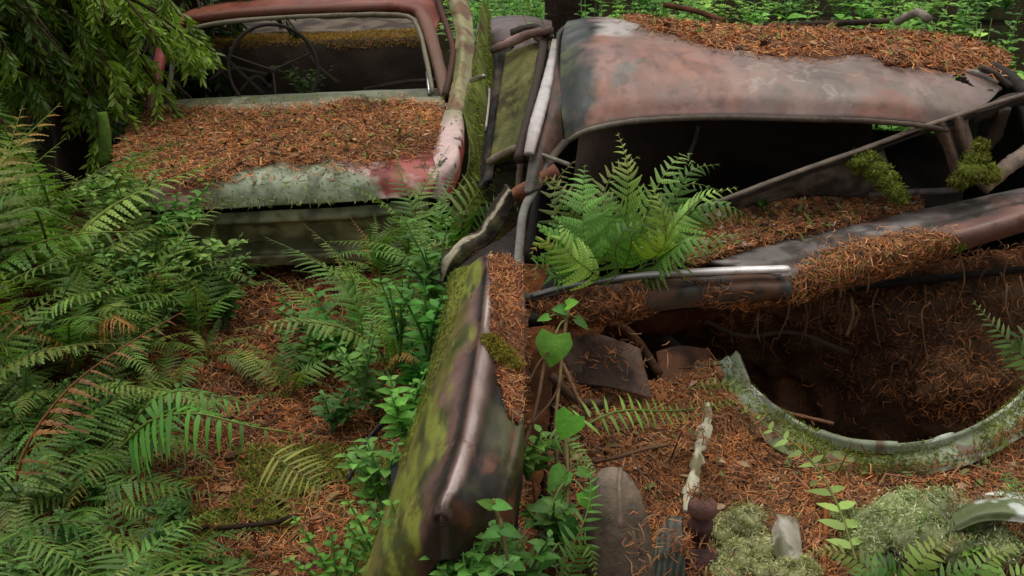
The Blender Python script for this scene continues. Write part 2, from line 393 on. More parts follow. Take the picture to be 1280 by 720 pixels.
for a, b in zip(p, n):
    d = V(random.uniform(-1, 1), random.uniform(-1, 1), random.uniform(-.1, .35)); leaf(mb, a+b*.01, d, b+V(*RNG.normal(size=3)*.35), random.uniform(.03, .065), random.uniform(.018, .035), random.choice([S(120, 66, 38), S(92, 54, 34), S(142, 84, 50), S(74, 50, 36), S(150, 110, 76)]), bend=random.uniform(-.3, .5), rows=4)
tag(mb.build('fallen_leaves', M_TWIG, loc=(0, 0, 0)), 'curled brown leaves lying among the needles on the path', 'leaf litter', kind='stuff')
# ================================================================== WRECK ONE: the sedan at the back left
def blotch(G, sc, seed, a=.45, b=.6): return sst(a, b, fbm(G, sc, seed))
carA = thing('car', 'wrecked reddish saloon with a needle covered lid and an empty window holding a steering wheel', 'car', P(360, 345, 4.9)*[1, 1, 0]+[0, 0, .28], 'abandoned cars')
lid_rows = [
 [P(186, 140, 5.5), P(235, 132, 5.5), P(330, 128, 5.5), P(450, 124, 5.5), P(556, 120, 5.5)],
 [P(163, 165, 5.2), P(240, 160, 5.2), P(340, 157, 5.2), P(455, 154, 5.2), P(556, 149, 5.2)],
 [P(146, 190, 4.9), P(235, 188, 4.9), P(340, 185, 4.9), P(455, 181, 4.9), P(556, 176, 4.9)],
 [P(146, 218, 4.65), P(230, 212, 4.65), P(330, 206, 4.65), P(452, 202, 4.65), P(552, 203, 4.66)],
 [P(160, 240, 4.54), P(250, 234, 4.54), P(340, 226, 4.54), P(445, 222, 4.54), P(546, 222, 4.57)],
 [P(170, 263, 4.5), P(260, 262, 4.5), P(340, 257, 4.5), P(440, 252, 4.5), P(540, 243, 4.53)]]
def lid_col(G, u, v, x, y):
    c = np.broadcast_to(S(126, 58, 52), G.shape).copy(); b = fbm(G, 5, 31); h = fbm(G, 16, 32)
    c = mixc(c, S(172, 96, 88), sst(.45, .62, b)); c = mixc(c, S(200, 168, 158), sst(.56, .68, fbm(G, 8, 36)))
    c = mixc(c, S(66, 40, 34), .8*sst(.55, .7, h))
    lich = sst(.5, .6, v*.42+fbm(G, 7, 33)*.45+.10*sst(470, 400, x)-.25*sst(440, 520, x))*sst(230, 290, x)
    lc = mixc(S(120, 130, 104), S(158, 166, 138), sst(.35, .6, fbm(G, 22, 34)))
    lc = mixc(lc, S(96, 106, 66), sst(.9, 1.0, v)*.6)
    c = mixc(c, lc, lich)
    c = mixc(c, S(128, 132, 106), sst(.12, .05, v)*.85)
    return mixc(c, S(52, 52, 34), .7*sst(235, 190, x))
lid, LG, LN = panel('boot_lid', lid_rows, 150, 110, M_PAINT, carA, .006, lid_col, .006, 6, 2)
# rear panel under the lid, with pressed creases
rp = [[P(172, 268, 4.56), P(260, 267, 4.55), P(340, 263, 4.55), P(440, 258, 4.55), P(536, 248, 4.57)],
      [P(172, 280, 4.54), P(260, 280, 4.53), P(340, 277, 4.53), P(440, 272, 4.53), P(536, 262, 4.55)],
      [P(172, 286, 4.58), P(260, 286, 4.57), P(340, 283, 4.57), P(440, 278, 4.57), P(536, 268, 4.59)],
      [P(172, 318, 4.6), P(260, 318, 4.6), P(340, 314, 4.6), P(440, 309, 4.6), P(536, 300, 4.6)],
      [P(172, 324, 4.55), P(260, 324, 4.55), P(340, 320, 4.55), P(440, 316, 4.55), P(536, 306, 4.57)],
      [P(172, 336, 4.56), P(260, 336, 4.56), P(340, 332, 4.56), P(440, 328, 4.56), P(536, 316, 4.58)]]
panel('rear_panel', rp, 70, 60, M_PAINT, carA, .006, lambda G, u, v, x, y: mixc(mixc(S(122, 124, 88), S(150, 148, 110), blotch(G, 5, 41)), S(66, 62, 44), .7*blotch(G, 14, 42, .5, .65)), .004, 6, 3)
panel('valance', [[P(172, 340, 4.72), P(340, 337, 4.72), P(536, 322, 4.72)], [P(180, 362, 4.8), P(340, 358, 4.8), P(536, 345, 4.8)]], 30, 8, M_RUST, carA, .01, S(60, 48, 36))
# rear corner of the wing: pink and white flaking paint
def corner_col(G, u, v, x, y):
    c = mixc(S(206, 178, 172), S(186, 84, 76), sst(.48, .6, fbm(G, 9, 51)+.28*(u-.62))); c = mixc(c, S(160, 52, 44), sst(.78, .92, u)*.9)
    c = mixc(c, S(44, 30, 26), sst(.64, .7, fbm(G, 26, 52))); return mixc(c, S(140, 138, 104), sst(.2, .0, v)*.9)
panel('wing_corner', [[P(556, 138, 5.2), P(566, 137, 5.18), P(578, 140, 5.2), P(583, 150, 5.24)],
 [P(547, 165, 5.0), P(560, 160, 4.96), P(577, 163, 4.96), P(581, 180, 5.0)],
 [P(541, 188, 4.8), P(553, 184, 4.76), P(574, 186, 4.76), P(578, 204, 4.8)],
 [P(534, 206, 4.68), P(548, 204, 4.64), P(567, 204, 4.62), P(574, 222, 4.66)],
 [P(522, 224, 4.6), P(540, 225, 4.58), P(556, 228, 4.58), P(566, 240, 4.6)],
 [P(516, 242, 4.58), P(532, 246, 4.56), P(548, 250, 4.56), P(560, 258, 4.58)]], 40, 60, M_PAINT, carA, .006, corner_col, .003, 9, 6)
# mossy flank
side_rows = [[P(579, 141, 5.16), P(588, 100, 5.6), P(597, 50, 6.1), P(603, 0, 6.8)],
             [P(586, 175, 5.0), P(598, 130, 5.5), P(606, 75, 6.1), P(610, 15, 6.8)],
             [P(585, 215, 4.8), P(603, 165, 5.4), P(611, 100, 6.1), P(613, 40, 6.8)],
             [P(572, 240, 4.66), P(602, 200, 5.3), P(613, 130, 6.0), P(616, 60, 6.8)],
             [P(562, 300, 4.66), P(598, 262, 5.3), P(613, 190, 6.0), P(617, 110, 6.8)]]
_, sG, sN = panel('flank', side_rows, 90, 70, M_MOSSY, carA, .006, lambda G, u, v, x, y: mixc(mixc(S(122, 128, 60), S(88, 96, 44), blotch(G*[1, 1, .3], 9, 61)), S(84, 60, 44), .7*blotch(G, 7, 62, .6, .68)), .01, 5, 8, face=(3, 0, 1.5))
# window frame, trims and pillars
mb = MB(); fr = [P(186, 142, 5.5), P(196, 95, 5.72), P(205, 55, 5.92), P(226, 29, 6.0), P(300, 17, 6.02), P(420, 11, 6.02), P(505, 10, 6.0), P(530, 24, 5.95), P(545, 70, 5.74), P(558, 124, 5.5)]
tube(mb, fr, [.03, .03, .034, .04, .04, .038, .036, .04, .036, .034], np.array([S(92, 64, 54), S(150, 60, 54), S(140, 52, 48), S(122, 66, 52), S(118, 74, 58), S(112, 72, 60), S(120, 70, 58), S(124, 88, 74), S(112, 78, 62), S(104, 80, 62)]), ns=10, n=70, flat=.7, jit=.12)
wf = mb.build('window_frame', M_PAINT, carA)
mb = MB(); tube(mb, [P(207, 128, 5.5), P(214, 95, 5.66), P(219, 58, 5.86), P(240, 36, 5.94), P(310, 25, 5.97), P(420, 19, 5.97), P(500, 19, 5.95), P(521, 32, 5.9), P(532, 70, 5.7), P(541, 116, 5.5)], .012, np.array([S(120, 112, 92)]*10), ns=8, n=60, jit=.3)
mb.build('window_trim', M_PAINT, wf)
mb = MB(); tube(mb, [P(537, 118, 5.53), P(535, 90, 5.66)], .012, S(190, 190, 186), ns=6); mb.build('trim_end', M_CHROME, wf)
panel('rear_pillar', [[P(552, -30, 6.6), P(562, -30, 6.55), P(576, -28, 6.62)], [P(563, 12, 6.28), P(573, 10, 6.22), P(588, 14, 6.28)], [P(569, 48, 5.96), P(579, 45, 5.9), P(593, 50, 5.98)], [P(566, 95, 5.64), P(575, 93, 5.57), P(589, 98, 5.64)], [P(556, 142, 5.24), P(566, 140, 5.18), P(580, 144, 5.22)]], 24, 80, M_PAINT, carA, .02,
 lambda G, u, v, x, y: mixc(mixc(S(150, 142, 104), S(128, 128, 82), blotch(G, 9, 421)), S(116, 74, 56), .8*sst(.55, .66, fbm(G, 12, 422)+.2*(v < .3))), .012, 10, 48)
mb = MB(); tube(mb, [P(540, -20, 6.5), P(562, 45, 6.0), P(566, 70, 5.8), P(556, 120, 5.45)], .016, np.array([S(60, 44, 34), S(90, 56, 46), S(80, 52, 42), S(70, 48, 36)]), ns=7, jit=.3); mb.build('door_edge', M_RUST, carA)
mb = MB(); tube(mb, [P(589, 101, 5.5), P(597, 98, 5.45), P(606, 95, 5.42)], .012, S(150, 150, 132), ns=7); mb.build('hinge_stub', M_CHROME, carA)
roofA = [[P(203, 58, 5.96), P(240, 24, 6.02), P(380, 11, 6.05), P(512, 8, 6.03), P(545, 40, 5.98)],
         [P(203, 45, 6.1), P(245, 16, 6.18), P(385, 4, 6.22), P(516, 2, 6.2), P(550, 26, 6.14)],
         [P(208, 36, 6.3), P(252, 8, 6.42), P(390, -4, 6.46), P(522, -6, 6.44), P(558, 14, 6.36)]]
panel('roof', roofA, 60, 40, M_PAINT, carA, .006, lambda G, u, v, x, y: mixc(S(118, 62, 50), S(140, 80, 60), blotch(G, 4, 71)), .01, 3, 4)
# parcel shelf, seat and back wall inside (under the roof; floor and lining coloured near black)
panel('window_sill', [[P(200, 140, 5.5), P(380, 128, 5.52), P(553, 123, 5.5)], [P(204, 128, 5.62), P(380, 118, 5.64), P(550, 112, 5.62)], [P(205, 126, 5.8), P(380, 116, 5.8), P(548, 110, 5.8)]], 60, 14, M_PAINT, carA, .01, lambda G, u, v, x, y: mixc(S(96, 100, 78), S(124, 126, 104), blotch(G, 8, 81)), .006, 7, 5)
bs, bG, bN = panel('bench_seat', [[P(250, 150, 6.5), P(390, 145, 6.5), P(545, 140, 6.5)], [P(250, 66, 6.6), P(390, 60, 6.6), P(545, 56, 6.6)], [P(255, 50, 6.72), P(390, 48, 6.72), P(545, 44, 6.72)], [P(260, 44, 6.95), P(390, 42, 6.95), P(545, 37, 6.95)]], 70, 40, M_RUBBER, carA, .08, lambda G, u, v, x, y: mixc(S(58, 46, 36), S(128, 98, 54), sst(.45, .6, v)), .02, 5, 6)
mb = MB(); p, n = samp(bG, bN, 16000, lambda x, y, p: (y < 56+18*(fbm(p, 8, 4)-.3))*1.); ribbons(mb, p, n, .016, .004, .4, [S(164, 124, 60), S(138, 112, 56), S(114, 110, 52), S(150, 104, 56)], up=.5); tag(mb.build('seat_moss', M_MOSS, bs), kind='stuff')
panel('rear_shelf', [[P(250, 44, 7.0), P(390, 40, 7.0), P(545, 36, 7.0)], [P(255, 28, 7.4), P(390, 24, 7.5), P(545, 22, 7.4)]], 50, 14, M_RUBBER, carA, .02, lambda G, u, v, x, y: mixc(S(112, 98, 80), S(66, 52, 42), blotch(G, 9, 91)), .02, 6, 7)
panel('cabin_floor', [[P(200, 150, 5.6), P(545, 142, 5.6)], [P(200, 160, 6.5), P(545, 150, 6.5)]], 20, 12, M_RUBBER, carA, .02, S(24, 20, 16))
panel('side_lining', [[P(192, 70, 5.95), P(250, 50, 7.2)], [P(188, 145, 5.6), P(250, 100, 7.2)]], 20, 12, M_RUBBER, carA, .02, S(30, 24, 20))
sw = V(*P(342, 86, 5.78)); wn = nrm(CAM+V(.5, 0, .9)-sw); wu = nrm(np.cross(wn, (0, 0, 1))); ww = np.cross(wu, wn)
mb = MB(); a = np.linspace(0, 2*pi, 49); R = .225
tube(mb, [sw+wu*R*cos(t)+ww*R*sin(t) for t in a], .0095, S(40, 34, 30), ns=8, n=96, caps=False); swo = mb.build('steering_wheel', M_RUBBER, carA)
for ang in (0.35, pi-.35, -pi/2):
    mb = MB(); tube(mb, [sw-wn*.05, sw-wn*.03+(wu*cos(ang)+ww*sin(ang))*R*.5, sw+(wu*cos(ang)+ww*sin(ang))*R], .0065, S(52, 44, 38), ns=6); mb.build('spoke', M_RUBBER, swo)
mb = MB(); lathe(mb, sw-wn*.08, wn, [(0, .04), (.018, .038), (.026, .02), (.022, 0), (.018, -.5), (0, -.5)], S(44, 38, 32)); mb.build('hub', M_RUBBER, swo)
mb = MB()
for q in ([(270, 60), (295, 85), (330, 118)], [(262, 100), (290, 85), (340, 95)], [(300, 115), (320, 95), (340, 110)], [(380, 60), (400, 85), (425, 105)], [(455, 112), (500, 103), (545, 100)]):
    tube(mb, [P(x, y, 6.1) for x, y in q], .012, S(84, 74, 62), ns=6, jit=.3)
mb.build('bent_bracket', M_RUST, carA)
# needles on the lid
lid_poly = [(140, 192), (170, 158), (190, 141), (240, 138), (330, 140), (400, 136), (450, 129), (550, 136), (551, 160), (540, 178), (520, 188), (500, 190), (478, 200), (452, 202), (436, 196), (420, 194), (395, 204), (372, 201), (330, 202), (300, 210), (275, 226), (240, 228), (200, 222), (150, 222)]
def lidmask(x, y, p, j=0.): return inpoly(x+28*(fbm(p, 9, 3)-.5)+j*14*RNG.normal(size=x.shape), y+18*(fbm(p, 9, 5)-.5)+j*6*RNG.normal(size=x.shape), lid_poly)*1.
mb = MB(); keep = lidmask(*pix(LG), LG)[:-1, :-1] > 0
BG = LG+LN*(.004+.02*fbm(LG, 7, 9))[..., None]; sheet(mb, BG, gnormals(BG), .012, mixc(S(126, 78, 48), S(84, 54, 36), blotch(BG, 20, 12)), keep)
p, n = samp(BG, LN, 38000, lambda x, y, p: lidmask(x, y, p, 1.)); ribbons(mb, p, n, .042, .0034, .2, NEEDLE, lift=.008)
p, n = samp(LG, LN, 1500, lambda x, y, p: inpoly(x, y, [(200, 140), (560, 128), (560, 200), (450, 222), (240, 240), (150, 225)])*1.); ribbons(mb, p, n, .05, .004, .15, NEEDLE, lift=.012)
tag(mb.build('fallen_needles', M_LITTER), 'thick mat of orange needles lying on the lid of the reddish saloon', 'needle litter', kind='stuff')
mb = MB(); p, n = samp(LG, LN, 2600, lambda x, y, p: (fbm(p, 6, 19) > .56)*((y < 140)+(x > 500)*(y > 190)*(y < 232)+.25) * (x > 230)); ribbons(mb, p+n*.025, n, .022, .0045, .3, MOSS, up=.7); tag(mb.build('moss_patch', M_MOSS, lid), kind='stuff')
mb = MB(); p, n = samp(sG, sN, 5000, lambda x, y, p: (fbm(p, 5, 23) > .45)*1.); ribbons(mb, p, n, .02, .004, .3, MOSS, up=.6, dirn=(0, 0, -2)); tag(mb.build('moss_patch', M_MOSS, carA), kind='stuff')
mb = MB(); p, n = samp(LG, LN, 3500, lambda x, y, p: (y > 212)*(x > 262)*(x < 470)*1.); ribbons(mb, p, n, .012, .004, .3, LICHEN, up=.5); p, n = samp(LG, LN, 9000, lambda x, y, p: (y > 244)*(x > 200)*1.); ribbons(mb, p, n, .016, .003, .3, LICHEN+MOSS, up=.35, dirn=(0, 0, -2)); tag(mb.build('lichen_crust', M_MOSS, lid), kind='stuff')
# ================================================================== THE ROOF OF A THIRD CAR BETWEEN THE TWO
carC = thing('car', 'greyish car half hidden between the two wrecks with only its roof and one end showing', 'car', (-.15, 7.6, .3), 'abandoned cars')
panel('roof', [[P(592, 96, 6.6), P(615, 90, 6.45), P(650, 85, 6.45), P(690, 84, 6.6)], [P(594, 60, 6.8), P(620, 52, 6.6), P(650, 48, 6.6), P(690, 52, 6.8)], [P(596, 36, 7.2), P(620, 29, 7.1), P(650, 26, 7.1), P(690, 32, 7.2)], [P(600, 26, 8.2), P(630, 20, 8.2), P(660, 20, 8.2), P(690, 26, 8.2)]], 40, 40, M_PAINT, carC, .006, lambda G, u, v, x, y: mixc(mixc(S(108, 92, 88), S(82, 70, 66), blotch(G, 4, 101)), S(60, 48, 42), sst(.2, 0, v)), .008, 3, 11)
panel('body_side', [[P(592, 98, 6.65), P(640, 90, 6.5), P(692, 86, 6.65)], [P(592, 215, 6.6), P(640, 205, 6.5), P(692, 200, 6.6)]], 30, 30, M_RUST, carC, .01, S(50, 42, 36))
mb = MB(); tube(mb, [P(600, 86, 6.58), P(640, 86, 6.42), P(690, 82, 6.58)], .02, S(40, 34, 30), ns=7); mb.build('drip_rail', M_RUBBER, carC)
# ================================================================== WRECK TWO: the big car in front
carB = thing('car', 'large brownish wreck in front without bonnet, ferns growing through its windscreen opening', 'car', (.55, 2.9, .05), 'abandoned cars')
roof_rows = [
 [P(706, 176, 2.98), P(735, 160, 2.96), P(800, 148, 2.95), P(900, 144, 2.95), P(1000, 146, 2.96), P(1080, 148, 2.98), P(1150, 154, 3.0), P(1200, 165, 3.02)],
 [P(702, 142, 3.04), P(735, 130, 3.0), P(800, 120, 2.99), P(900, 116, 2.99), P(1000, 117, 3.0), P(1080, 120, 3.02), P(1160, 128, 3.04), P(1222, 140, 3.08)],
 [P(700, 100, 3.16), P(735, 88, 3.1), P(800, 84, 3.08), P(900, 86, 3.08), P(1000, 89, 3.1), P(1080, 92, 3.12), P(1170, 100, 3.16), P(1245, 118, 3.2)],
 [P(701, 58, 3.36), P(738, 48, 3.3), P(805, 52, 3.26), P(900, 62, 3.26), P(1000, 68, 3.28), P(1080, 70, 3.3), P(1180, 78, 3.34), P(1256, 98, 3.4)],
 [P(708, 29, 3.75), P(745, 24, 3.7), P(815, 34, 3.66), P(900, 43, 3.64), P(1000, 47, 3.66), P(1080, 50, 3.68), P(1190, 58, 3.72), P(1258, 78, 3.78)],
 [P(716, 30, 4.3), P(760, 26, 4.3), P(830, 34, 4.3), P(900, 41, 4.3), P(1000, 44, 4.3), P(1080, 47, 4.3), P(1190, 54, 4.3), P(1250, 72, 4.3)],
 [P(724, 46, 4.8), P(770, 44, 4.8), P(830, 50, 4.8), P(900, 56, 4.8), P(1000, 58, 4.8), P(1080, 60, 4.8), P(1180, 66, 4.8), P(1230, 84, 4.8)]]
def roof_col(G, u, v, x, y):
    n1, n2, n3 = fbm(G, 4, 111), fbm(G, 11, 112), fbm(G, 30, 113)
    c = mixc(S(148, 124, 114), S(130, 110, 102), sst(.35, .65, n1))
    c = mixc(c, S(152, 110, 98), .7*sst(.42, .66, n2+.25*(sst(700, 760, x)-sst(860, 980, x))-.12))          # pinkish primer
    c = mixc(c, S(152, 106, 86), .8*sst(.48, .66, n1+.22*sst(810, 750, x)*sst(60, 150, y)))                     # orange rust at the left
    c = mixc(c, S(116, 116, 104), .85*sst(.6, .72, n2+.34*np.exp(-((x-778)/24)**2-((y-95)/28)**2)-.06))
    c = mixc(c, S(112, 100, 90), .8*sst(.42, .6, fbm(G, 3, 118)+.22*np.exp(-((x-1010)/90)**2-((y-112)/34)**2)-.04))
    ln = np.abs(fbm(G, 8, 115)-.5); veil = np.exp(-((x-1000)/85)**2-((y-100)/30)**2)
    c = mixc(c, S(164, 148, 134), .65*sst(.02, .006, ln)*sst(.25, .6, veil))                               # lichen lines
    c = mixc(c, S(150, 98, 84), .6*sst(.5, .62, n2)*sst(1040, 1090, x)*sst(1190, 1120, x))
    c = mixc(c, S(176, 170, 162), .8*sst(.45, .62, .6*fbm(G, 5, 117)+.4*np.exp(-((x-765)/50)**2-((y-36)/14)**2)-.05))  # painted highlight: pale sheen at the top left of the roof
    gr = sst(752, 718, x+(y-90)*.1+30*(n2-.5)*2)
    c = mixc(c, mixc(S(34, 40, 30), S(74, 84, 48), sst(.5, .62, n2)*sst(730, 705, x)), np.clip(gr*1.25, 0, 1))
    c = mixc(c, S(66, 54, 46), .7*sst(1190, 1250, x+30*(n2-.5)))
    c = mixc(c, S(84, 62, 52), .4*sst(.6, .7, n3))
    c = mixc(c, c*.8, sst(.45, .6, fbm(G*[1, .5, .3], 22, 119)))
    return mixc(c, S(60, 46, 38), sst(.035, .0, v))
def roof_keep(G, u, v, x, y): return ~((fbm(G, 14, 121) > .45) & inpoly(x, y, [(1188, 84), (1225, 80), (1268, 100), (1262, 118), (1225, 112), (1192, 100)]))
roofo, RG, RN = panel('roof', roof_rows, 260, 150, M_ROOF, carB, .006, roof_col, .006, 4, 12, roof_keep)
mb = MB(); tube(mb, [P(702, 182, 2.97), P(735, 163, 2.94), P(800, 151, 2.93), P(900, 147, 2.93), P(1000, 149, 2.94), P(1080, 151, 2.96), P(1150, 157, 2.98), P(1185, 163, 3.0)], .0075, np.array([S(70, 66, 54), S(110, 104, 88), S(96, 88, 74), S(84, 74, 62), S(84, 72, 62), S(84, 72, 62), S(92, 78, 66), S(80, 66, 56)]), ns=8, n=80, jit=.15); mb.build('windscreen_header', M_RUST, roofo)
# windscreen pillar at the left of the opening with its bright rain gutter
panel('windscreen_pillar', [[P(690, 56, 3.48), P(698, 42, 3.5), P(708, 30, 3.7)], [P(682, 110, 3.2), P(692, 105, 3.16), P(702, 100, 3.17)], [P(670, 160, 2.98), P(684, 158, 2.96), P(704, 155, 3.02)], [P(662, 195, 2.84), P(676, 196, 2.83), P(704, 182, 2.97)], [P(655, 240, 2.7), P(664, 240, 2.7), P(676, 236, 2.74)]], 20, 60, M_PAINT, carB, .012, lambda G, u, v, x, y: mixc(mixc(S(58, 56, 44), S(84, 58, 46), blotch(G, 10, 131)), S(30, 28, 24), .6*blotch(G, 20, 132)), .003, 8, 13)
mb = MB(); tube(mb, [P(693, 50, 3.46), P(690, 75, 3.32), P(681, 115, 3.13), P(670, 155, 2.95), P(661, 193, 2.81)], [.008, .013, .017, .018, .014], np.array([S(150, 140, 132), S(176, 168, 162), S(196, 190, 186), S(184, 176, 172), S(130, 120, 112)]), ns=10, n=50, flat=.5, jit=.06); mb.build('rain_gutter', M_GUTTER, carB)
mb = MB(); tube(mb, [P(680, 52, 3.5), P(672, 100, 3.25), P(660, 150, 3.02), P(648, 200, 2.84)], .014, S(56, 44, 36), ns=8, n=30, jit=.3); tube(mb, [P(664, 40, 3.6), P(676, 50, 3.55), P(690, 62, 3.5)], .012, S(110, 84, 70), ns=6); mb.build('door_seal', M_RUST, carB)
mb = MB(); tube(mb, [P(706, 178, 2.94), P(690, 198, 2.86), P(668, 238, 2.74), P(655, 262, 2.66), P(650, 300, 2.6), P(647, 340, 2.56), P(648, 364, 2.53), P(660, 372, 2.51), P(700, 362, 2.5)], .0105, np.array([S(60, 52, 44), S(80, 72, 62), S(110, 104, 96), S(120, 116, 108), S(130, 128, 122), S(150, 150, 144), S(120, 118, 112), S(100, 98, 92), S(110, 110, 106)]), ns=8, n=70, jit=.1); mb.build('windscreen_gasket', M_RUBBER, carB)
mb = MB(); tube(mb, [P(664, 371, 2.5), P(720, 356, 2.49), P(800, 345, 2.5), P(860, 341, 2.53), P(920, 338, 2.57), P(984, 336, 2.62)], [.009, .0125, .0145, .0155, .0155, .015], np.array([S(70, 68, 64), S(84, 82, 80), S(104, 102, 100), S(150, 146, 146), S(236, 230, 228), S(240, 234, 232)]), ns=10, n=60, flat=.6); mb.build('chrome_strip', M_GUTTER, carB)  # bright right half is a highlight put into the colour
def scut_col(G, u, v, x, y):
    c = mixc(S(78, 72, 66), S(46, 41, 36), blotch(G, 8, 141)); c = mixc(c, S(92, 66, 50), sst(.48, .56, fbm(G, 14, 144))); c = mixc(c, S(98, 60, 42), sst(800, 740, x+40*(fbm(G, 12, 142)-.5))); return mixc(c, S(80, 84, 50), .6*sst(.75, 1, v))
_, CG, CN = panel('scuttle', [[P(650, 374, 2.54), P(720, 362, 2.53), P(800, 350, 2.54), P(900, 345, 2.59), P(990, 341, 2.65)], [P(662, 385, 2.5), P(720, 375, 2.49), P(800, 366, 2.5), P(900, 360, 2.54), P(990, 356, 2.6)], [P(690, 402, 2.5), P(740, 396, 2.49), P(800, 388, 2.5), P(900, 376, 2.55), P(990, 370, 2.6)], [P(700, 408, 2.56), P(740, 404, 2.56), P(800, 396, 2.57), P(900, 384, 2.6), P(990, 378, 2.66)]], 80, 24, M_PAINT, carB, .01, scut_col, .006, 6, 14, lambda G, u, v, x, y: ~((v > .82) & (fbm(G, 12, 143) > .5)))
cowl_rows = [[P(880, 324, 2.78), P(960, 302, 2.84), P(1060, 280, 2.93), P(1160, 260, 3.02), P(1300, 231, 3.14), P(1440, 200, 3.26)],
 [P(920, 330, 2.7), P(985, 315, 2.76), P(1075, 293, 2.84), P(1180, 268, 2.93), P(1300, 243, 3.04), P(1440, 212, 3.16)],
 [P(950, 337, 2.68), P(1000, 325, 2.73), P(1085, 302, 2.81), P(1190, 277, 2.9), P(1300, 250, 3.01), P(1440, 220, 3.13)],
 [P(978, 346, 2.63), P(1010, 338, 2.66), P(1095, 316, 2.74), P(1200, 288, 2.83), P(1300, 262, 2.93), P(1440, 232, 3.05)],
 [P(985, 372, 2.62), P(1025, 354, 2.66), P(1100, 333, 2.74), P(1205, 303, 2.83), P(1300, 276, 2.93), P(1440, 246, 3.05)],
 [P(990, 380, 2.7), P(1030, 362, 2.74), P(1105, 342, 2.82), P(1205, 312, 2.9), P(1300, 284, 3.0), P(1440, 254, 3.12)]]
def cowl_col(G, u, v, x, y):
    c = mixc(S(104, 98, 94), S(132, 126, 124), blotch(G, 6, 151)); c = mixc(c, S(140, 100, 88), .7*sst(.54, .64, fbm(G, 5, 152)))
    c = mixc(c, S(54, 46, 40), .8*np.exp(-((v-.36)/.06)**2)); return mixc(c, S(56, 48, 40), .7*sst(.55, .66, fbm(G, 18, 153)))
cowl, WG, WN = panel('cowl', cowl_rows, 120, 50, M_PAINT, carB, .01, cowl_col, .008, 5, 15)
dash_rows = [[P(860, 330, 2.74), P(930, 312, 2.8), P(1040, 285, 2.9), P(1160, 262, 3.03)], [P(868, 300, 2.84), P(940, 285, 2.9), P(1040, 268, 2.98), P(1150, 252, 3.08)], [P(880, 268, 2.95), P(950, 256, 3.0), P(1040, 250, 3.06), P(1150, 240, 3.16)]]
dash, DG, DN = panel('dashboard', dash_rows, 60, 30, M_RUST, carB, .02, lambda G, u, v, x, y: mixc(S(86, 56, 40), S(120, 76, 50), blotch(G, 9, 161)), .02, 7, 16)
# collapsed door frame lying across the opening
mb = MB(); tube(mb, [P(872, 262, 2.86), P(930, 240, 2.88), P(1000, 214, 2.91), P(1080, 186, 2.95), P(1150, 160, 2.99), P(1220, 137, 3.03), P(1300, 112, 3.08)], [.011, .013, .0135, .0135, .0135, .013, .013], np.array([S(86, 74, 64), S(108, 98, 86), S(118, 106, 94), S(112, 100, 88), S(116, 102, 90), S(106, 92, 80), S(104, 92, 80)]), ns=4, n=60, jit=.12, flat=.55)
df = mb.build('door_frame', M_RUST, carB, smooth=False)
mb = MB(); tube(mb, [P(872, 268, 2.86), P(930, 246, 2.88), P(1000, 220, 2.91), P(1080, 192, 2.95), P(1150, 167, 2.99), P(1220, 144, 3.03), P(1300, 119, 3.08)], .005, S(44, 38, 32), ns=5, n=60, jit=.4); mb.build('rubber_seal', M_RUBBER, df)
panel('frame_skin', [[P(905, 254, 2.9), P(1000, 220, 2.93), P(1060, 199, 2.96), P(1104, 184, 2.98)], [P(918, 262, 2.95), P(1000, 245, 2.98), P(1060, 246, 3.0), P(1122, 242, 3.02)]], 40, 14, M_RUST, df, .012, lambda G, u, v, x, y: mixc(S(58, 52, 46), S(100, 92, 84), blotch(G, 12, 171)), .008, 9, 17)
panel('quarter_light_pillar', [[P(1164, 158, 3.02), P(1176, 152, 2.99), P(1186, 150, 3.02), P(1196, 146, 3.0), P(1206, 142, 3.03)], [P(1180, 190, 3.03), P(1190, 187, 3.0), P(1199, 185, 3.03), P(1206, 183, 3.01), P(1218, 181, 3.04)], [P(1190, 222, 3.05), P(1200, 220, 3.02), P(1208, 218, 3.05), P(1218, 216, 3.03), P(1228, 214, 3.06)]], 24, 30, M_RUST, df, .015, lambda G, u, v, x, y: mixc(S(112, 94, 80), S(70, 58, 50), np.exp(-((u-.45)/.09)**2)), .003, 9, 18)
mb = MB(); tube(mb, [P(1086, 244, 3.0), P(1140, 240, 3.03), P(1196, 238, 3.05)], .01, S(92, 84, 78), ns=6, jit=.2); tube(mb, [P(1098, 190, 2.97), P(1110, 220, 3.0), P(1120, 242, 3.02)], .01, S(60, 54, 46), ns=6); mb.build('sill_rail', M_RUST, df)
mb = MB(); tube(mb, [P(1212, 146, 3.05), P(1236, 138, 3.1), P(1270, 124, 3.14), P(1300, 128, 3.16)], .02, S(48, 38, 30), ns=6, jit=.2); tube(mb, [P(1255, 134, 3.1), P(1240, 170, 3.12), P(1215, 200, 3.12)], .024, S(56, 44, 34), ns=6, jit=.3); mb.build('seat_bracket', M_RUST, carB)
mb = MB(); tube(mb, [P(1228, 236, 3.0), P(1262, 206, 3.02), P(1310, 176, 3.06)], [.02, .023, .025], S(132, 116, 102), ns=9, n=24, jit=.12); mb.build('steering_column', M_RUST, carB)
mb = MB(); tube(mb, [P(1238, 84, 3.5), P(1262, 98, 3.4), P(1280, 115, 3.3), P(1300, 150, 3.25)], .022, S(36, 30, 26), ns=7, jit=.2); mb.build('roof_rail', M_RUST, carB)
mb = MB()
for q in ([(1190, 92), (1215, 90), (1246, 103)], [(1196, 100), (1220, 97), (1250, 112)], [(1186, 106), (1215, 106), (1236, 110)], [(1225, 84), (1246, 94), (1262, 108)]): tube(mb, [P(x, y, 3.3) for x, y in q], .01, random.choice([S(150, 140, 134), S(70, 58, 50)]), ns=6, jit=.5)
mb.build('torn_metal', M_RUST, carB)
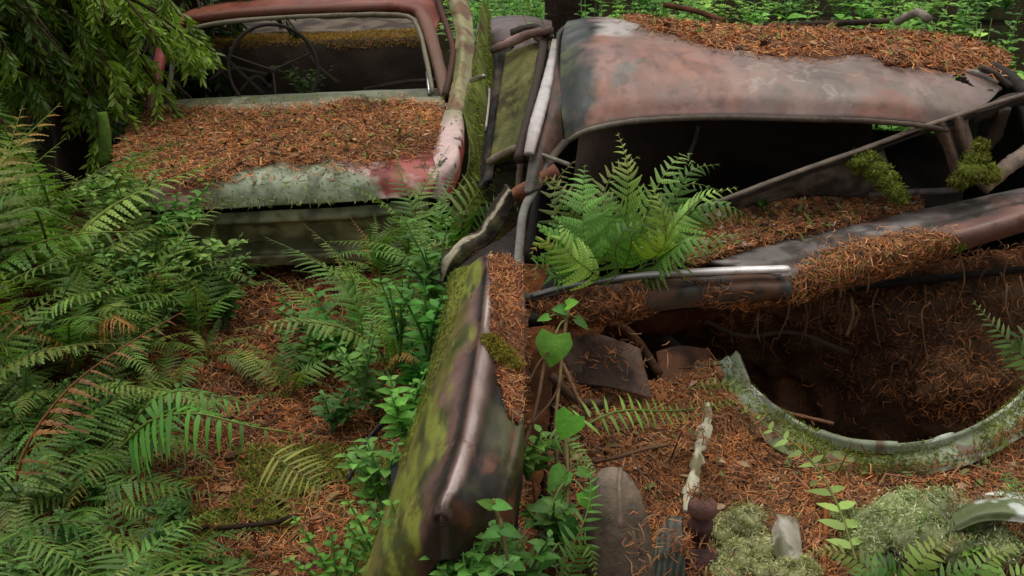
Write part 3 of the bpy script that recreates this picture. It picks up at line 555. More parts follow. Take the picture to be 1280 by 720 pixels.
# inside of the cabin: closing sheets coloured dark so the openings read as shade
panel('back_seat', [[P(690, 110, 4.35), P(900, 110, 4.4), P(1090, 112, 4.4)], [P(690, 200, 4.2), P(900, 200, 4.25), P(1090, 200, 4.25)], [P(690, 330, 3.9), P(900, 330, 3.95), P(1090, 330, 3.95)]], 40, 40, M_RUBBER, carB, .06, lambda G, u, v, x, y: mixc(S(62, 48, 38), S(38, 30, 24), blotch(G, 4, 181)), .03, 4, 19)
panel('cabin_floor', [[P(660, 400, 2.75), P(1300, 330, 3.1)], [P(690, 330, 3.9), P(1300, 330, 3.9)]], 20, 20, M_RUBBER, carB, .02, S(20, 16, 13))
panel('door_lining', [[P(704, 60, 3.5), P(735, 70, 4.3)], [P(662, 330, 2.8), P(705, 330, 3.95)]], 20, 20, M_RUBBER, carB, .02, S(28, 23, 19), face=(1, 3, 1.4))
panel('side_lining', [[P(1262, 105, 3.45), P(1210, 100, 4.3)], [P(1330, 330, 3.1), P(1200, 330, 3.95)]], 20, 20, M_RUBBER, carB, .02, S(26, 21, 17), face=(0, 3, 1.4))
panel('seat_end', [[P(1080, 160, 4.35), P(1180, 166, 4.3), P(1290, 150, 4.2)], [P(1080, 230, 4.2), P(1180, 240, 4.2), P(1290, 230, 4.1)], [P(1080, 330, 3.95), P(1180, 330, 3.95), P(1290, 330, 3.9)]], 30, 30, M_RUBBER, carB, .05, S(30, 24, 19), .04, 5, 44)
mb = MB(); tube(mb, [P(858, 202, 3.2), P(868, 178, 3.2), P(873, 158, 3.15)], .006, S(96, 84, 70), ns=6); mb.build('hanging_wire', M_RUST, carB)
# the open door at the left
dr_rows = [[P(632, 66, 3.62), P(660, 56, 3.55), P(688, 48, 3.5)], [P(625, 110, 3.5), P(655, 104, 3.4), P(676, 100, 3.34)], [P(618, 160, 3.36), P(645, 156, 3.28), P(662, 150, 3.2)], [P(612, 200, 3.26), P(636, 192, 3.18), P(654, 186, 3.1)]]
door, _, _ = panel('door', dr_rows, 40, 60, M_MOSSY, carB, .03, lambda G, u, v, x, y: mixc(mixc(S(112, 110, 66), S(90, 92, 54), blotch(G, 6, 191)), S(62, 54, 38), .8*blotch(G, 16, 192, .54, .66)), .006, 6, 20)
panel('door_pillar', [[P(618, 60, 3.7), P(626, 50, 3.68), P(640, 56, 3.66)], [P(614, 110, 3.56), P(620, 104, 3.53), P(632, 108, 3.52)], [P(606, 165, 3.42), P(613, 160, 3.39), P(622, 164, 3.38)], [P(596, 235, 3.3), P(606, 230, 3.26), P(616, 228, 3.26)]], 24, 60, M_RUST, carB, .02, lambda G, u, v, x, y: mixc(S(34, 29, 24), S(74, 62, 48), blotch(G, 18, 195, .5, .65)), .02, 16, 45, lambda G, u, v, x, y: np.abs(u-.5) < .3+.5*fbm(G, 16, 196))
mb = MB(); tube(mb, [P(612, 110, 3.46), P(611, 130, 3.42), P(607, 165, 3.34)], .006, S(110, 104, 96), ns=6); mb.build('door_trim', M_CHROME, door)
mb = MB(); tube(mb, [P(616, 62, 3.62), P(640, 52, 3.56), P(664, 42, 3.52), P(690, 38, 3.48)], [.013, .016, .015, .012], np.array([S(60, 44, 38), S(140, 112, 104), S(120, 92, 84), S(84, 64, 56)]), ns=8, jit=.25); tube(mb, [P(640, 42, 3.6), P(668, 34, 3.56), P(690, 50, 3.5)], .013, S(50, 40, 34), ns=6, jit=.4); mb.build('door_rail', M_RUST, door)
mb = MB(); tube(mb, [P(612, 202, 3.22), P(634, 190, 3.16), P(656, 182, 3.08)], .012, S(120, 108, 88), ns=7, jit=.3); mb.build('door_sill', M_RUST, door)
mb = MB(); tube(mb, [P(620, 262, 2.86), P(655, 238, 2.8), P(696, 212, 2.78)], [.022, .02, .016], np.array([S(110, 70, 50), S(132, 82, 58), S(108, 66, 48)]), ns=8, jit=.3); tube(mb, [P(652, 190, 2.95), P(650, 225, 2.85), P(640, 262, 2.78)], .011, S(66, 58, 40), ns=6, jit=.3); tube(mb, [P(656, 186, 2.9), P(690, 198, 2.82), P(712, 206, 2.8)], .006, S(120, 116, 100), ns=6); mb.build('hinge_bracket', M_RUST, carB)
# left front wing
wing = [[P(562, 352, 2.8), P(588, 331, 2.69), P(604, 320, 2.62), P(614, 318, 2.6), P(632, 322, 2.6), P(646, 326, 2.58), P(656, 332, 2.6)],
 [P(548, 420, 2.6), P(576, 398, 2.43), P(598, 390, 2.38), P(608, 388, 2.36), P(630, 396, 2.38), P(648, 402, 2.37), P(657, 412, 2.4)],
 [P(527, 500, 2.42), P(556, 472, 2.22), P(588, 456, 2.16), P(600, 452, 2.14), P(624, 464, 2.17), P(646, 474, 2.17), P(656, 486, 2.2)],
 [P(494, 600, 2.22), P(527, 566, 2.02), P(568, 545, 1.96), P(584, 538, 1.94), P(608, 545, 1.96), P(640, 548, 1.98), P(654, 556, 2.02)],
 [P(466, 690, 2.08), P(506, 646, 1.885), P(548, 612, 1.83), P(566, 600, 1.81), P(590, 604, 1.83), P(622, 612, 1.86), P(640, 624, 1.9)],
 [P(446, 750, 1.98), P(502, 705, 1.83), P(537, 650, 1.75), P(552, 632, 1.725), P(572, 638, 1.745), P(600, 658, 1.79), P(622, 690, 1.84)],
 [P(458, 800, 1.98), P(508, 770, 1.85), P(538, 715, 1.765), P(553, 700, 1.745), P(572, 705, 1.76), P(602, 730, 1.81), P(622, 760, 1.86)]]
wing = [[r[0]+V(.01, .03, -.28)]+r+[r[-1]+V(-.02, .02, -.3)] for r in wing]
def wing_col(G, u, v, x, y):
    n1, n2 = fbm(G, 7, 201), fbm(G*[1, .25, 1], 26, 202)
    ridge = .56
    c = mixc(S(92, 66, 56), S(120, 92, 82), sst(.4, .6, n1))
    c = mixc(c, S(170, 156, 150), sst(.5, .62, n2)*np.exp(-((u-ridge+.015)/.035)**2))  # painted highlight along the ridge, broken up by noise
    c = mixc(c, S(120, 44, 36), .9*sst(.5, .58, n1)*np.exp(-((u-.42)/.05)**2)*sst(.25, .5, v)*sst(.95, .75, v))
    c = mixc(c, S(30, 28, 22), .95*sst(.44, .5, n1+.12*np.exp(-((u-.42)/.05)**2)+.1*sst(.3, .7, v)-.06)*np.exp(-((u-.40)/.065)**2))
    ms = sst(.335, .285, u+.09*(n1-.5)*2+.05*(n2-.5)*2+.03*sst(.4, 0, v)*-1)
    c = mixc(c, mixc(S(122, 128, 50), S(66, 70, 30), sst(.42, .6, n2)), ms)
    c = mixc(c, S(110, 98, 48), .7*ms*sst(.5, .62, n1)); c = mixc(c, S(52, 44, 32), .6*ms*sst(.6, .68, fbm(G*[1, .4, 1], 9, 206)))
    c = mixc(c, mixc(S(30, 29, 22), S(66, 66, 34), sst(.5, .6, n1)), .95*sst(.56, .61, u+.06*(n1-.5)+.02*sst(.5, .8, v))*sst(.28, .42, v))
    c = mixc(c, S(112, 66, 48), .7*sst(.56, .62, fbm(G*[1, .5, 1], 12, 208))*sst(.56, .6, u)*sst(.3, .45, v))
    c = mixc(c, S(206, 196, 190), .7*np.exp(-((u-.505)/.012)**2)*sst(.35, .6, fbm(G*[1, .4, 1], 14, 203)))  # thin near-white glint painted on the ridge line
    c = mixc(c, c*.6, sst(.56, .64, fbm(G*[1, .3, 1], 20, 204))*(u > .4))
    c = mixc(c, S(176, 158, 152), .75*np.exp(-((u-.525)/.028)**2)*sst(.12, .3, v)*sst(.85, .65, v))  # wider pinkish highlight painted beside the ridge
    c = mixc(c, S(40, 30, 24), .9*sst(.84, .9, v+.04*(n1-.5))*sst(.28, .36, u))
    return mixc(c, S(74, 52, 38), .5*sst(.74, .82, v)*sst(.3, .4, u)*sst(.9, .84, v))
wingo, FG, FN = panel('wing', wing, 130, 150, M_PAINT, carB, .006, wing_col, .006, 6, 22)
mb = MB(); p, n = samp(FG, FN, 30000, lambda x, y, p: (fbm(p*[1, .35, 1], 16, 207) > .45)*1.); 
x_, y_ = pix(p); 
rid_y = np.array([318, 388, 452, 538, 600, 640, 760]); rid_x = np.array([588, 574, 553, 520, 500, 480, 450])
k = (x_ < np.interp(y_, rid_y, rid_x)); ribbons(mb, p[k], n[k], .009, .002, .25, MOSS, up=.3, dirn=(-1.2, -3.0, -2.6)); tag(mb.build('moss_patch', M_MOSS, wingo), kind='stuff')
mb = MB(); lathe(mb, P(553, 645, 1.73), nrm(V(-.1, -1, -.15)), [(0, -.02), (.016, -.02), (.019, -.005), (.017, .01), (.012, .013), (.009, .002), (0, 0)], S(58, 44, 36), ns=18); mb.build('side_lamp', M_RUST, wingo)
panel('wing_flange', [[P(546, 352, 2.84), P(550, 326, 2.86), P(570, 302, 2.86), P(598, 284, 2.82), P(612, 260, 2.8), P(630, 230, 2.78)],
 [P(553, 352, 2.81), P(560, 330, 2.8), P(580, 306, 2.79), P(606, 292, 2.77), P(620, 270, 2.76), P(637, 240, 2.75)],
 [P(562, 352, 2.83), P(571, 338, 2.8), P(590, 316, 2.77), P(613, 304, 2.76), P(628, 284, 2.75), P(645, 250, 2.75)]], 90, 18, M_RUST, carB, .008,
 lambda G, u, v, x, y: mixc(mixc(S(50, 44, 34), S(84, 80, 46), blotch(G, 10, 411)), S(168, 158, 134), sst(.55, .68, fbm(G, 16, 412)+.5*np.exp(-((v-.35)/.2)**2)-.22)), .012, 14, 47,  # pale band paints the lit bits of the curled edge
 lambda G, u, v, x, y: np.abs(v-.5) < .28+.45*fbm(G, 20, 413))
panel('bulkhead_side', [[P(556, 340, 2.86), P(590, 318, 2.78), P(625, 300, 2.72), P(648, 280, 2.68)], [P(560, 352, 2.8), P(590, 330, 2.72), P(625, 318, 2.66), P(652, 335, 2.62)]], 30, 12, M_RUST, carB, .01, S(40, 33, 27), .01, 8, 25)
# front wheel under the wing
mb = MB(); wc = V(-.2, 2.22, .36); ax = nrm(V(1, .12, -.05))
lathe(mb, wc, ax, [(.19, -.08), (.27, -.085), (.3, -.05), (.3, .05), (.27, .085), (.19, .08), (.19, -.08)], S(34, 33, 34), ns=48); wh = mb.build('wheel', M_RUBBER, carB)
mb = MB(); lathe(mb, wc, ax, [(0, -.03), (.06, -.05), (.1, -.03), (.185, -.06), (.19, -.04), (.18, 0), (0, 0)], S(86, 62, 48), ns=32); mb.build('rim', M_RUST, wh)
mb = MB(); tube(mb, [P(436, 600, 2.5), P(452, 562, 2.52), P(478, 530, 2.52), P(508, 505, 2.5)], [.01, .012, .013, .011], np.array([S(38, 38, 40), S(70, 70, 74), S(44, 44, 46), S(34, 33, 33)]), ns=8, n=30, flat=.5, jit=.3); mb.build('arch_strip', M_RUBBER, carB)
# ------------------------------------------------ engine bay
bulk_rows = [[P(760, 400, 3.0), P(880, 384, 3.02), P(1000, 372, 3.06), P(1120, 342, 3.1), P(1310, 296, 3.2), P(1450, 262, 3.3)],
 [P(760, 440, 3.05), P(880, 425, 3.25), P(1000, 408, 3.04), P(1120, 385, 3.02), P(1310, 352, 3.1), P(1450, 330, 3.2)],
 [P(770, 480, 3.0), P(880, 470, 3.3), P(1000, 455, 3.2), P(1130, 435, 3.0), P(1310, 420, 3.06), P(1450, 410, 3.12)],
 [P(790, 510, 3.0), P(880, 520, 3.3), P(1000, 510, 3.25), P(1160, 470, 2.86), P(1310, 465, 3.0), P(1450, 460, 3.06)],
 [P(800, 540, 2.9), P(880, 560, 3.25), P(1000, 560, 3.25), P(1160, 512, 2.84), P(1310, 510, 2.98), P(1450, 505, 3.04)],
 [P(820, 600, 2.8), P(900, 640, 3.05), P(1010, 660, 3.05), P(1160, 620, 2.95), P(1310, 600, 2.85), P(1450, 590, 2.9)]]
def bulk_col(G, u, v, x, y):
    n1 = fbm(G, 6, 221); c = mixc(S(84, 64, 48), S(126, 98, 72), sst(.4, .6, n1)); c = mixc(c, S(34, 26, 20), sst(1000, 880, x)*.8)  # left part darkened, shade of the cavity put into the colour
    return mixc(c, S(106, 66, 44), .8*sst(.2, .0, v))
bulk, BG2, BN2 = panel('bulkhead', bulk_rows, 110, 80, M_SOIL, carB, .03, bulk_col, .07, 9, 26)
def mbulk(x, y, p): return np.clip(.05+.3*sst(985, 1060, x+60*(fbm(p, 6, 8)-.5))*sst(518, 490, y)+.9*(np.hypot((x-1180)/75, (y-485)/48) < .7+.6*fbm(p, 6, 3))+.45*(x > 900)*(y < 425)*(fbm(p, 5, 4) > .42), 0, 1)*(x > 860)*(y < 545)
ring_in = [(912, 448), (935, 478), (965, 505), (1000, 530), (1045, 549), (1090, 557), (1140, 556), (1190, 545), (1235, 524), (1270, 498), (1310, 450)]
ring_d = [2.74, 2.66, 2.56, 2.46, 2.38, 2.34, 2.34, 2.38, 2.46, 2.56, 2.74]
cx, cy = 1105, 440
def roff(k, dd=0, up=0):
    out = []
    for (x, y), d in zip(ring_in, ring_d):
        dx, dy = x-cx, y-cy; l = math.hypot(dx, dy*1.5); out.append(P(x+dx/l*k, y+dy/l*k*1.1, d+dd*(k/30))+V(0, 0, up))
    return out
ring_rows = [[q-V(0, 0, .05) for q in roff(2, .02)], roff(0, 0, 0), roff(4, -.008, .007), roff(10, -.02, -.004), roff(24, -.036, -.01), roff(42, -.036, -.02)]
def ring_col(G, u, v, x, y):
    c = mixc(S(188, 194, 178), S(146, 156, 130), blotch(G, 12, 231)); m = sst(.38, .55, v+.35*(fbm(G, 9, 232)-.5)+.28*np.exp(-((u-.42)/.13)**2)-.12)
    c = mixc(c, mixc(S(84, 96, 40), S(110, 118, 60), blotch(G, 16, 233)), m*(.4+.6*np.exp(-((u-.42)/.22)**2))); return mixc(c, S(92, 64, 46), .8*sst(.62, .7, fbm(G, 20, 234)))
ring, IG, IN = panel('fan_shroud', ring_rows, 140, 50, M_PAINT, carB, .008, ring_col, .0015, 8, 27)
panel('shroud_corner', [[P(920, 438, 2.75), P(924, 446, 2.72), P(936, 474, 2.66)], [P(898, 466, 2.74), P(912, 474, 2.7), P(928, 492, 2.64)], [P(880, 480, 2.72), P(900, 490, 2.69), P(925, 508, 2.6)]], 16, 16, M_PAINT, ring, .01, lambda G, u, v, x, y: mixc(S(150, 160, 128), S(104, 118, 80), blotch(G, 14, 235)), .006, 10, 28)
mb = MB(); p, n = samp(IG, IN, 14000, lambda x, y, p: (fbm(p, 7, 237) > .44)*(np.exp(-((x-1060)/75)**2)+.5*(x > 1225)+.25)); x_, y_ = pix(p); ribbons(mb, p, n, .008, .0024, .3, MOSS, up=.55); tag(mb.build('moss_patch', M_MOSS, ring), kind='stuff')
mb = MB(); tube(mb, [P(830, 420, 2.9), P(860, 450, 2.86), P(868, 490, 2.8), P(846, 520, 2.7)], .016, S(58, 48, 42), ns=9, jit=.12); mb.build('hose', M_RUBBER, carB); mb = MB(); tube(mb, [P(880, 400, 2.95), P(930, 420, 2.96), P(990, 415, 3.0), P(1060, 440, 2.98)], .008, S(70, 54, 42), ns=7, jit=.3); mb.build('hose', M_RUBBER, carB)
mb = MB(); tube(mb, [P(770, 402, 2.74), P(800, 430, 2.78), P(826, 470, 2.76)], .012, S(96, 66, 46), ns=6, jit=.3); mb.build('bracket', M_RUST, carB); mb = MB(); tube(mb, [P(690, 470, 2.4), P(720, 500, 2.42), P(760, 505, 2.46)], .012, S(90, 66, 50), ns=6, jit=.3); mb.build('bracket', M_RUST, carB)
panel('battery_tray', [[P(820, 440, 2.8), P(850, 432, 2.82), P(888, 436, 2.84)], [P(824, 462, 2.77), P(852, 458, 2.77), P(890, 462, 2.8)], [P(828, 484, 2.72), P(856, 482, 2.72), P(886, 486, 2.74)]], 20, 20, M_RUST, carB, .01, lambda G, u, v, x, y: mixc(S(110, 74, 52), S(64, 48, 38), blotch(G, 12, 401)), .012, 10, 46)
mb = MB()
for k in range(26):
    x0 = random.uniform(900, 1290); y0 = 372+(1290-x0)*.0+random.uniform(-30, 40)-(x0-900)*.12; d0 = 2.9+random.uniform(-.06, .05)
    tube(mb, [P(x0, y0, d0), P(x0+random.uniform(-14, 14), y0+random.uniform(15, 40), d0), P(x0+random.uniform(-20, 20), y0+random.uniform(40, 95), d0+.03)], [.0035, .0025, .001], random.choice([S(112, 82, 58), S(84, 62, 46), S(140, 108, 78)]), ns=5, n=12, jit=.3)
tag(mb.build('hanging_roots', M_TWIG), 'thin brown roots hanging down over the shaded wall of the engine bay', 'roots', kind='stuff')
# needles heaped over the bay in front of the shroud
bed_rows = [[P(700, 470, 2.5), P(780, 480, 2.6), P(850, 476, 2.68)]+roff(26, -.038, -.012),
 [P(690, 530, 2.35), P(770, 545, 2.4), P(840, 545, 2.42), P(880, 540, 2.44), P(910, 550, 2.43), P(945, 562, 2.42), P(985, 576, 2.38), P(1040, 590, 2.32), P(1090, 594, 2.3), P(1140, 594, 2.3), P(1190, 588, 2.33), P(1240, 578, 2.38), P(1280, 566, 2.42), P(1330, 540, 2.46), P(1440, 510, 2.56)],
 [P(680, 640, 2.1), P(765, 640, 2.16), P(835, 630, 2.2), P(880, 630, 2.2), P(915, 632, 2.2), P(955, 634, 2.2), P(1000, 636, 2.18), P(1045, 638, 2.17), P(1090, 640, 2.17), P(1140, 640, 2.17), P(1190, 636, 2.18), P(1240, 630, 2.2), P(1285, 626, 2.22), P(1340, 620, 2.24), P(1440, 610, 2.28)],
 [P(670, 760, 1.9), P(760, 760, 1.93), P(835, 760, 1.95), P(880, 760, 1.95), P(915, 760, 1.95), P(960, 760, 1.95), P(1005, 760, 1.95), P(1050, 760, 1.95), P(1095, 760, 1.95), P(1145, 760, 1.95), P(1195, 760, 1.95), P(1245, 760, 1.95), P(1290, 760, 1.95), P(1350, 760, 1.95), P(1440, 750, 1.98)]]
HG = grid(bed_rows, 170, 110); HN = gnormals(HG); HG = HG+HN*((.06*(fbm(HG, 5, 241)-.5)+.025*(fbm(HG, 16, 242)-.5))*(.1+.9*sst(.02, .3, uvof(HG)[1])))[..., None]; HN = gnormals(HG)
hx, hy = pix(HG); bmp = lambda x, y, a, b: np.exp(-((hx-x)/a)**2-((hy-y)/b)**2)
HG = HG+V(0, 0, 1)*(.02*bmp(812, 690, 24, 40)+.012*bmp(752, 705, 18, 34)+.0*bmp(842, 700, 26, 26)+.012*bmp(900, 720, 40, 20)+.02*bmp(872, 575, 20, 30)+.0*bmp(985, 715, 30, 26))[..., None]; HN = gnormals(HG)
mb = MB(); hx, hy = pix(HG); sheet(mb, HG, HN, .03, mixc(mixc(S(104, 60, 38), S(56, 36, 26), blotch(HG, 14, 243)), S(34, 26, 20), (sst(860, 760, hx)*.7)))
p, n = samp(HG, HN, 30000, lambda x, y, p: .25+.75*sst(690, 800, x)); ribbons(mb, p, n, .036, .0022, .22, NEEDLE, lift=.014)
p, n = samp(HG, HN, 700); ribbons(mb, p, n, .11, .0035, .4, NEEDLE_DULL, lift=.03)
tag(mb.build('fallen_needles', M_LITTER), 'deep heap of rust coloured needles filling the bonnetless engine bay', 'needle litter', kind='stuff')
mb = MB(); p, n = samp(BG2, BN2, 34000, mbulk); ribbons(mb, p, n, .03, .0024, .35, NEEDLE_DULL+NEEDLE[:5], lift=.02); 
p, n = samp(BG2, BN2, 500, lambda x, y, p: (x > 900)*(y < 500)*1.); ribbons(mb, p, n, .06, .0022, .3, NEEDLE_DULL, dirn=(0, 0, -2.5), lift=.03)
tag(mb.build('fallen_needles', M_LITTER), 'dull brown needles matted on the shaded wall behind the round opening', 'needle litter', kind='stuff')
# needles on roof, cowl, dashboard and in the wing gutter
roof_poly = [(800, 28), (820, 37), (850, 46), (900, 60), (960, 68), (1020, 72), (1060, 68), (1085, 66), (1094, 78), (1110, 84), (1150, 86), (1190, 90), (1225, 84), (1262, 92), (1270, 60), (1100, 0), (780, 0)]
def roofm(x, y, p, j=0.): return inpoly(x+16*(fbm(p, 12, 3)-.5)+j*9*RNG.normal(size=x.shape), y+12*(fbm(p, 12, 5)-.5)+j*5*RNG.normal(size=x.shape), roof_poly)*(p[..., 1] < 4.5)*(p[..., 0] > .1)*1.
keep = roofm(*pix(RG), RG)[:-1, :-1] > 0
hgt = .003+.012*fbm(RG, 6, 251)*sst(.45, .7, uvof(RG)[1]); hx, hy = pix(RG); hgt = hgt+.014*np.exp(-((hx-1130)/50)**2-((hy-72)/14)**2)
TG = RG+RN*hgt[..., None]; TG[..., 2] += .002*sst(3.4, 3.8, TG[..., 1])*fbm(TG, 9, 252); TN = gnormals(TG)
mb = MB(); sheet(mb, TG, TN, .012, mixc(S(118, 66, 40), S(78, 46, 30), blotch(TG, 14, 253)), keep)
p, n = samp(TG, TN, 38000, lambda x, y, p: roofm(x, y, p, 1.)); ribbons(mb, p, n, .04, .003, .26, NEEDLE, lift=.012)
p, n = samp(TG, TN, 2500, lambda x, y, p: roofm(x, y, p)*(fbm(p, 4, 9) > .56)*(y < 55)); ribbons(mb, p+n*.01, n, .02, .005, .3, MOSS, up=.6)
tag(mb.build('fallen_needles', M_LITTER), 'orange needles heaped along the top of the large brown roof', 'needle litter', kind='stuff')
mb = MB(); 
dash_poly = [(878, 265), (905, 256), (960, 250), (1010, 248), (1050, 252), (1100, 258), (1150, 252), (1140, 262), (1080, 276), (1000, 296), (930, 314), (880, 328), (850, 330)]
def dm(x, y, p): return inpoly(x+5*RNG.normal(size=x.shape), y+5*RNG.normal(size=x.shape), dash_poly)*1.
p, n = samp(DG, DN, 16000, dm); ribbons(mb, p, n, .034, .0025, .28, NEEDLE, lift=.014)
p, n = samp(DG, DN, 500, dm); ribbons(mb, p, n, .02, .008, .3, [S(170, 158, 140), S(140, 96, 66), S(120, 128, 70)], lift=.02)
cowl_poly = [(1000, 338), (1030, 318), (1080, 304), (1130, 296), (1170, 292), (1198, 296), (1190, 306), (1140, 330), (1100, 346), (1040, 362), (995, 372), (985, 355)]
def cm(x, y, p): return inpoly(x+10*(fbm(p, 14, 3)-.5), y+10*(fbm(p, 14, 6)-.5), cowl_poly)*1.
KG = WG+WN*(.002+.014*fbm(WG, 10, 261))[..., None]; kk = cm(*pix(WG), WG)[:-1, :-1] > 0; sheet(mb, KG, gnormals(KG), .012, S(96, 58, 38), kk)
p, n = samp(KG, WN, 14000, lambda x, y, p: cm(x+8*RNG.normal(size=x.shape), y+7*RNG.normal(size=x.shape), p)); ribbons(mb, p, n, .03, .0022, .16, NEEDLE, lift=.01)
p, n = samp(KG, WN, 2600, lambda x, y, p: cm(x, y, p)*(fbm(p, 9, 71) > .52)*(y > 300)); ribbons(mb, p, n, .014, .003, .3, MOSS, up=.6)
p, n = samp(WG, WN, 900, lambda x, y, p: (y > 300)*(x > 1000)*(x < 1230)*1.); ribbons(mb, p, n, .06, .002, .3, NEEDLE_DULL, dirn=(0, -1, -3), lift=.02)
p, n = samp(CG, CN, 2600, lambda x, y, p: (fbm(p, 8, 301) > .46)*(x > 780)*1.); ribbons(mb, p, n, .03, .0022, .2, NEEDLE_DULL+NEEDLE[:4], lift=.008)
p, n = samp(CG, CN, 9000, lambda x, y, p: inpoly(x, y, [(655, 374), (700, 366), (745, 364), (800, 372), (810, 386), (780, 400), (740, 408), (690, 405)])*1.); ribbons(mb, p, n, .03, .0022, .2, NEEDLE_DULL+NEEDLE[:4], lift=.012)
tag(mb.build('fallen_needles', M_LITTER), 'needles caught along the bent cowl below the windscreen opening', 'needle litter', kind='stuff')
mb = MB(); gut = [(612, 322), (640, 322), (652, 332), (650, 400), (652, 470), (648, 530), (634, 520), (622, 470), (614, 430), (612, 380)]
def gm(x, y, p): return inpoly(x+6*(fbm(p, 20, 3)-.5), y, gut)*1.
QG = FG+FN*.008; sheet(mb, QG, FN, .012, S(104, 60, 40), gm(*pix(FG), FG)[:-1, :-1] > 0)
p, n = samp(FG, FN, 60000, gm); ribbons(mb, p, n, .024, .002, .3, NEEDLE, lift=.015)
tag(mb.build('fallen_needles', M_LITTER), 'needles packed in the gutter of the mossy front wing', 'needle litter', kind='stuff')
# ================================================================== MOSS CUSHIONS, BROKEN PIECES AND STICKS IN THE FRONT WRECK
def lump(mb, c, r, col, seed, nu=20, nv=14, amp=.35):
    a = np.linspace(0, 2*pi, nu, endpoint=False); b = np.linspace(0, pi, nv)
    A, B = np.meshgrid(a, b); d = np.stack([np.cos(A)*np.sin(B), np.sin(A)*np.sin(B), np.cos(B)], -1)
    k = 1+amp*2*(fbm(d*1.0+seed, 2.3, seed)-.5); p = np.asarray(c)+d*k[..., None]*np.asarray(r)
    idx = np.arange(nu*nv).reshape(nv, nu); nx = np.roll(idx, -1, 1)
    mb.add(p, np.stack([idx[:-1], idx[1:], nx[1:], nx[:-1]], -1).reshape(-1, 4), None, col*np.random.default_rng(seed).uniform(.8, 1.2)); return p.reshape(-1, 3), d.reshape(-1, 3)
def cushion(name, label, spots, pal, bl=.009, n=1100, cat='moss', base=S(112, 122, 52)):
    mb = MB()
    for k, (x, y, d, r) in enumerate(spots):
        c = P(x, y, d); p, dn = lump(mb, c, V(r, r*.9, r*.65), base, k+len(spots)*7, amp=.55)
        i = RNG.integers(0, len(p), n); ribbons(mb, p[i]+RNG.normal(size=(n, 3))*r*.12, nrm(dn[i]), bl, .0024, .4, pal, up=.35)
    o = tag(mb.build(name, M_MOSS), label, cat, 'moss cushions on the wrecks'); return o
cushion('moss_cushion', 'green moss cushion hanging over the collapsed door frame, pointed tip drooping to the right', [(1072, 202, 2.95, .03), (1092, 210, 2.95, .035), (1106, 224, 2.94, .03), (1118, 238, 2.93, .024), (1084, 196, 2.95, .02), (1126, 246, 2.93, .016)], MOSS)
cushion('moss_cushion', 'peaked moss cushion at the foot of the short frame pillar near the right photo edge', [(1222, 196, 2.96, .026), (1216, 214, 2.95, .038), (1236, 218, 2.95, .03), (1200, 226, 2.95, .022), (1226, 182, 2.96, .016)], MOSS+[S(140, 120, 60)])
cushion('moss_cushion', 'yellow moss cushion sitting on the needle filled gutter of the front wing', [(616, 432, 2.21, .02), (628, 444, 2.2, .022), (640, 456, 2.19, .018), (610, 426, 2.23, .014)], [S(132, 122, 50), S(118, 106, 40), S(146, 134, 66)], bl=.008, base=S(136, 124, 52))
cushion('moss_cushion', 'dark green moss tufts below the needle pile on the bent cowl', [(1080, 330, 2.76, .018), (1105, 326, 2.77, .02), (1180, 302, 2.84, .022), (1195, 306, 2.85, .018)], MOSS)
cushion('moss_cushion', 'big pale green lichen cushion at the bottom right beside the white flaking plate', [(1100, 660, 2.1, .055), (1135, 645, 2.12, .066), (1175, 642, 2.12, .072), (1210, 662, 2.06, .055), (1150, 676, 2.05, .07), (1205, 682, 2.03, .062), (1080, 680, 2.07, .045), (1246, 684, 1.99, .045), (1060, 652, 2.14, .035)], [S(170, 174, 130), S(144, 156, 104), S(192, 196, 160), S(118, 132, 78)], bl=.009, n=2200, base=S(158, 164, 120))
cushion('moss_cushion', 'pale yellow green lichen cushion on the stump like casting beside the rusty filler neck', [(908, 664, 2.1, .036), (936, 650, 2.1, .042), (950, 680, 2.06, .046), (918, 696, 2.04, .044), (952, 712, 2.01, .042), (905, 715, 2.0, .036), (986, 718, 1.95, .034), (1004, 712, 1.98, .028)], [S(172, 172, 122), S(146, 150, 96), S(190, 188, 144)], bl=.009, n=1500, base=S(170, 170, 124))
mb = MB(); p, n = samp(HG, HN, 420, lambda x, y, p: (x > 690)*1.)
for a_, b_ in zip(p, n): leaf(mb, a_+b_*.015, V(random.uniform(-1, 1), random.uniform(-1, 1), random.uniform(-.2, .4)), b_+RNG.normal(size=3)*.4, random.uniform(.015, .038), random.uniform(.01, .022), random.choice([S(126, 84, 56), S(92, 66, 48), S(160, 134, 104), S(74, 54, 42), S(112, 118, 66)]), bend=random.uniform(-.3, .6), rows=4)
tag(mb.build('fallen_leaves', M_TWIG), 'small curled leaves and scraps on the needle heap in the engine bay', 'leaf litter', kind='stuff')
mb = MB()
for GG, NN, cnt, mk in ((BG, LN, 260, lidmask), (TG, TN, 320, roofm), (DG, DN, 120, dm)):
    p, n = samp(GG, NN, cnt*3, mk)
    for a_, b_ in zip(p, n): leaf(mb, a_+b_*.012, V(random.uniform(-1, 1), random.uniform(-1, 1), random.uniform(-.2, .4)), b_+RNG.normal(size=3)*.4, random.uniform(.02, .045), random.uniform(.01, .022), random.choice([S(126, 84, 56), S(92, 66, 48), S(170, 130, 92), S(74, 54, 42), S(112, 118, 56), S(96, 112, 50)]), bend=random.uniform(-.3, .6), rows=4)
tag(mb.build('fallen_leaves', M_TWIG, loc=(0, 0, 0)), 'dead leaves and green scraps caught in the needles on lid, roof and dashboard', 'leaf litter', kind='stuff')
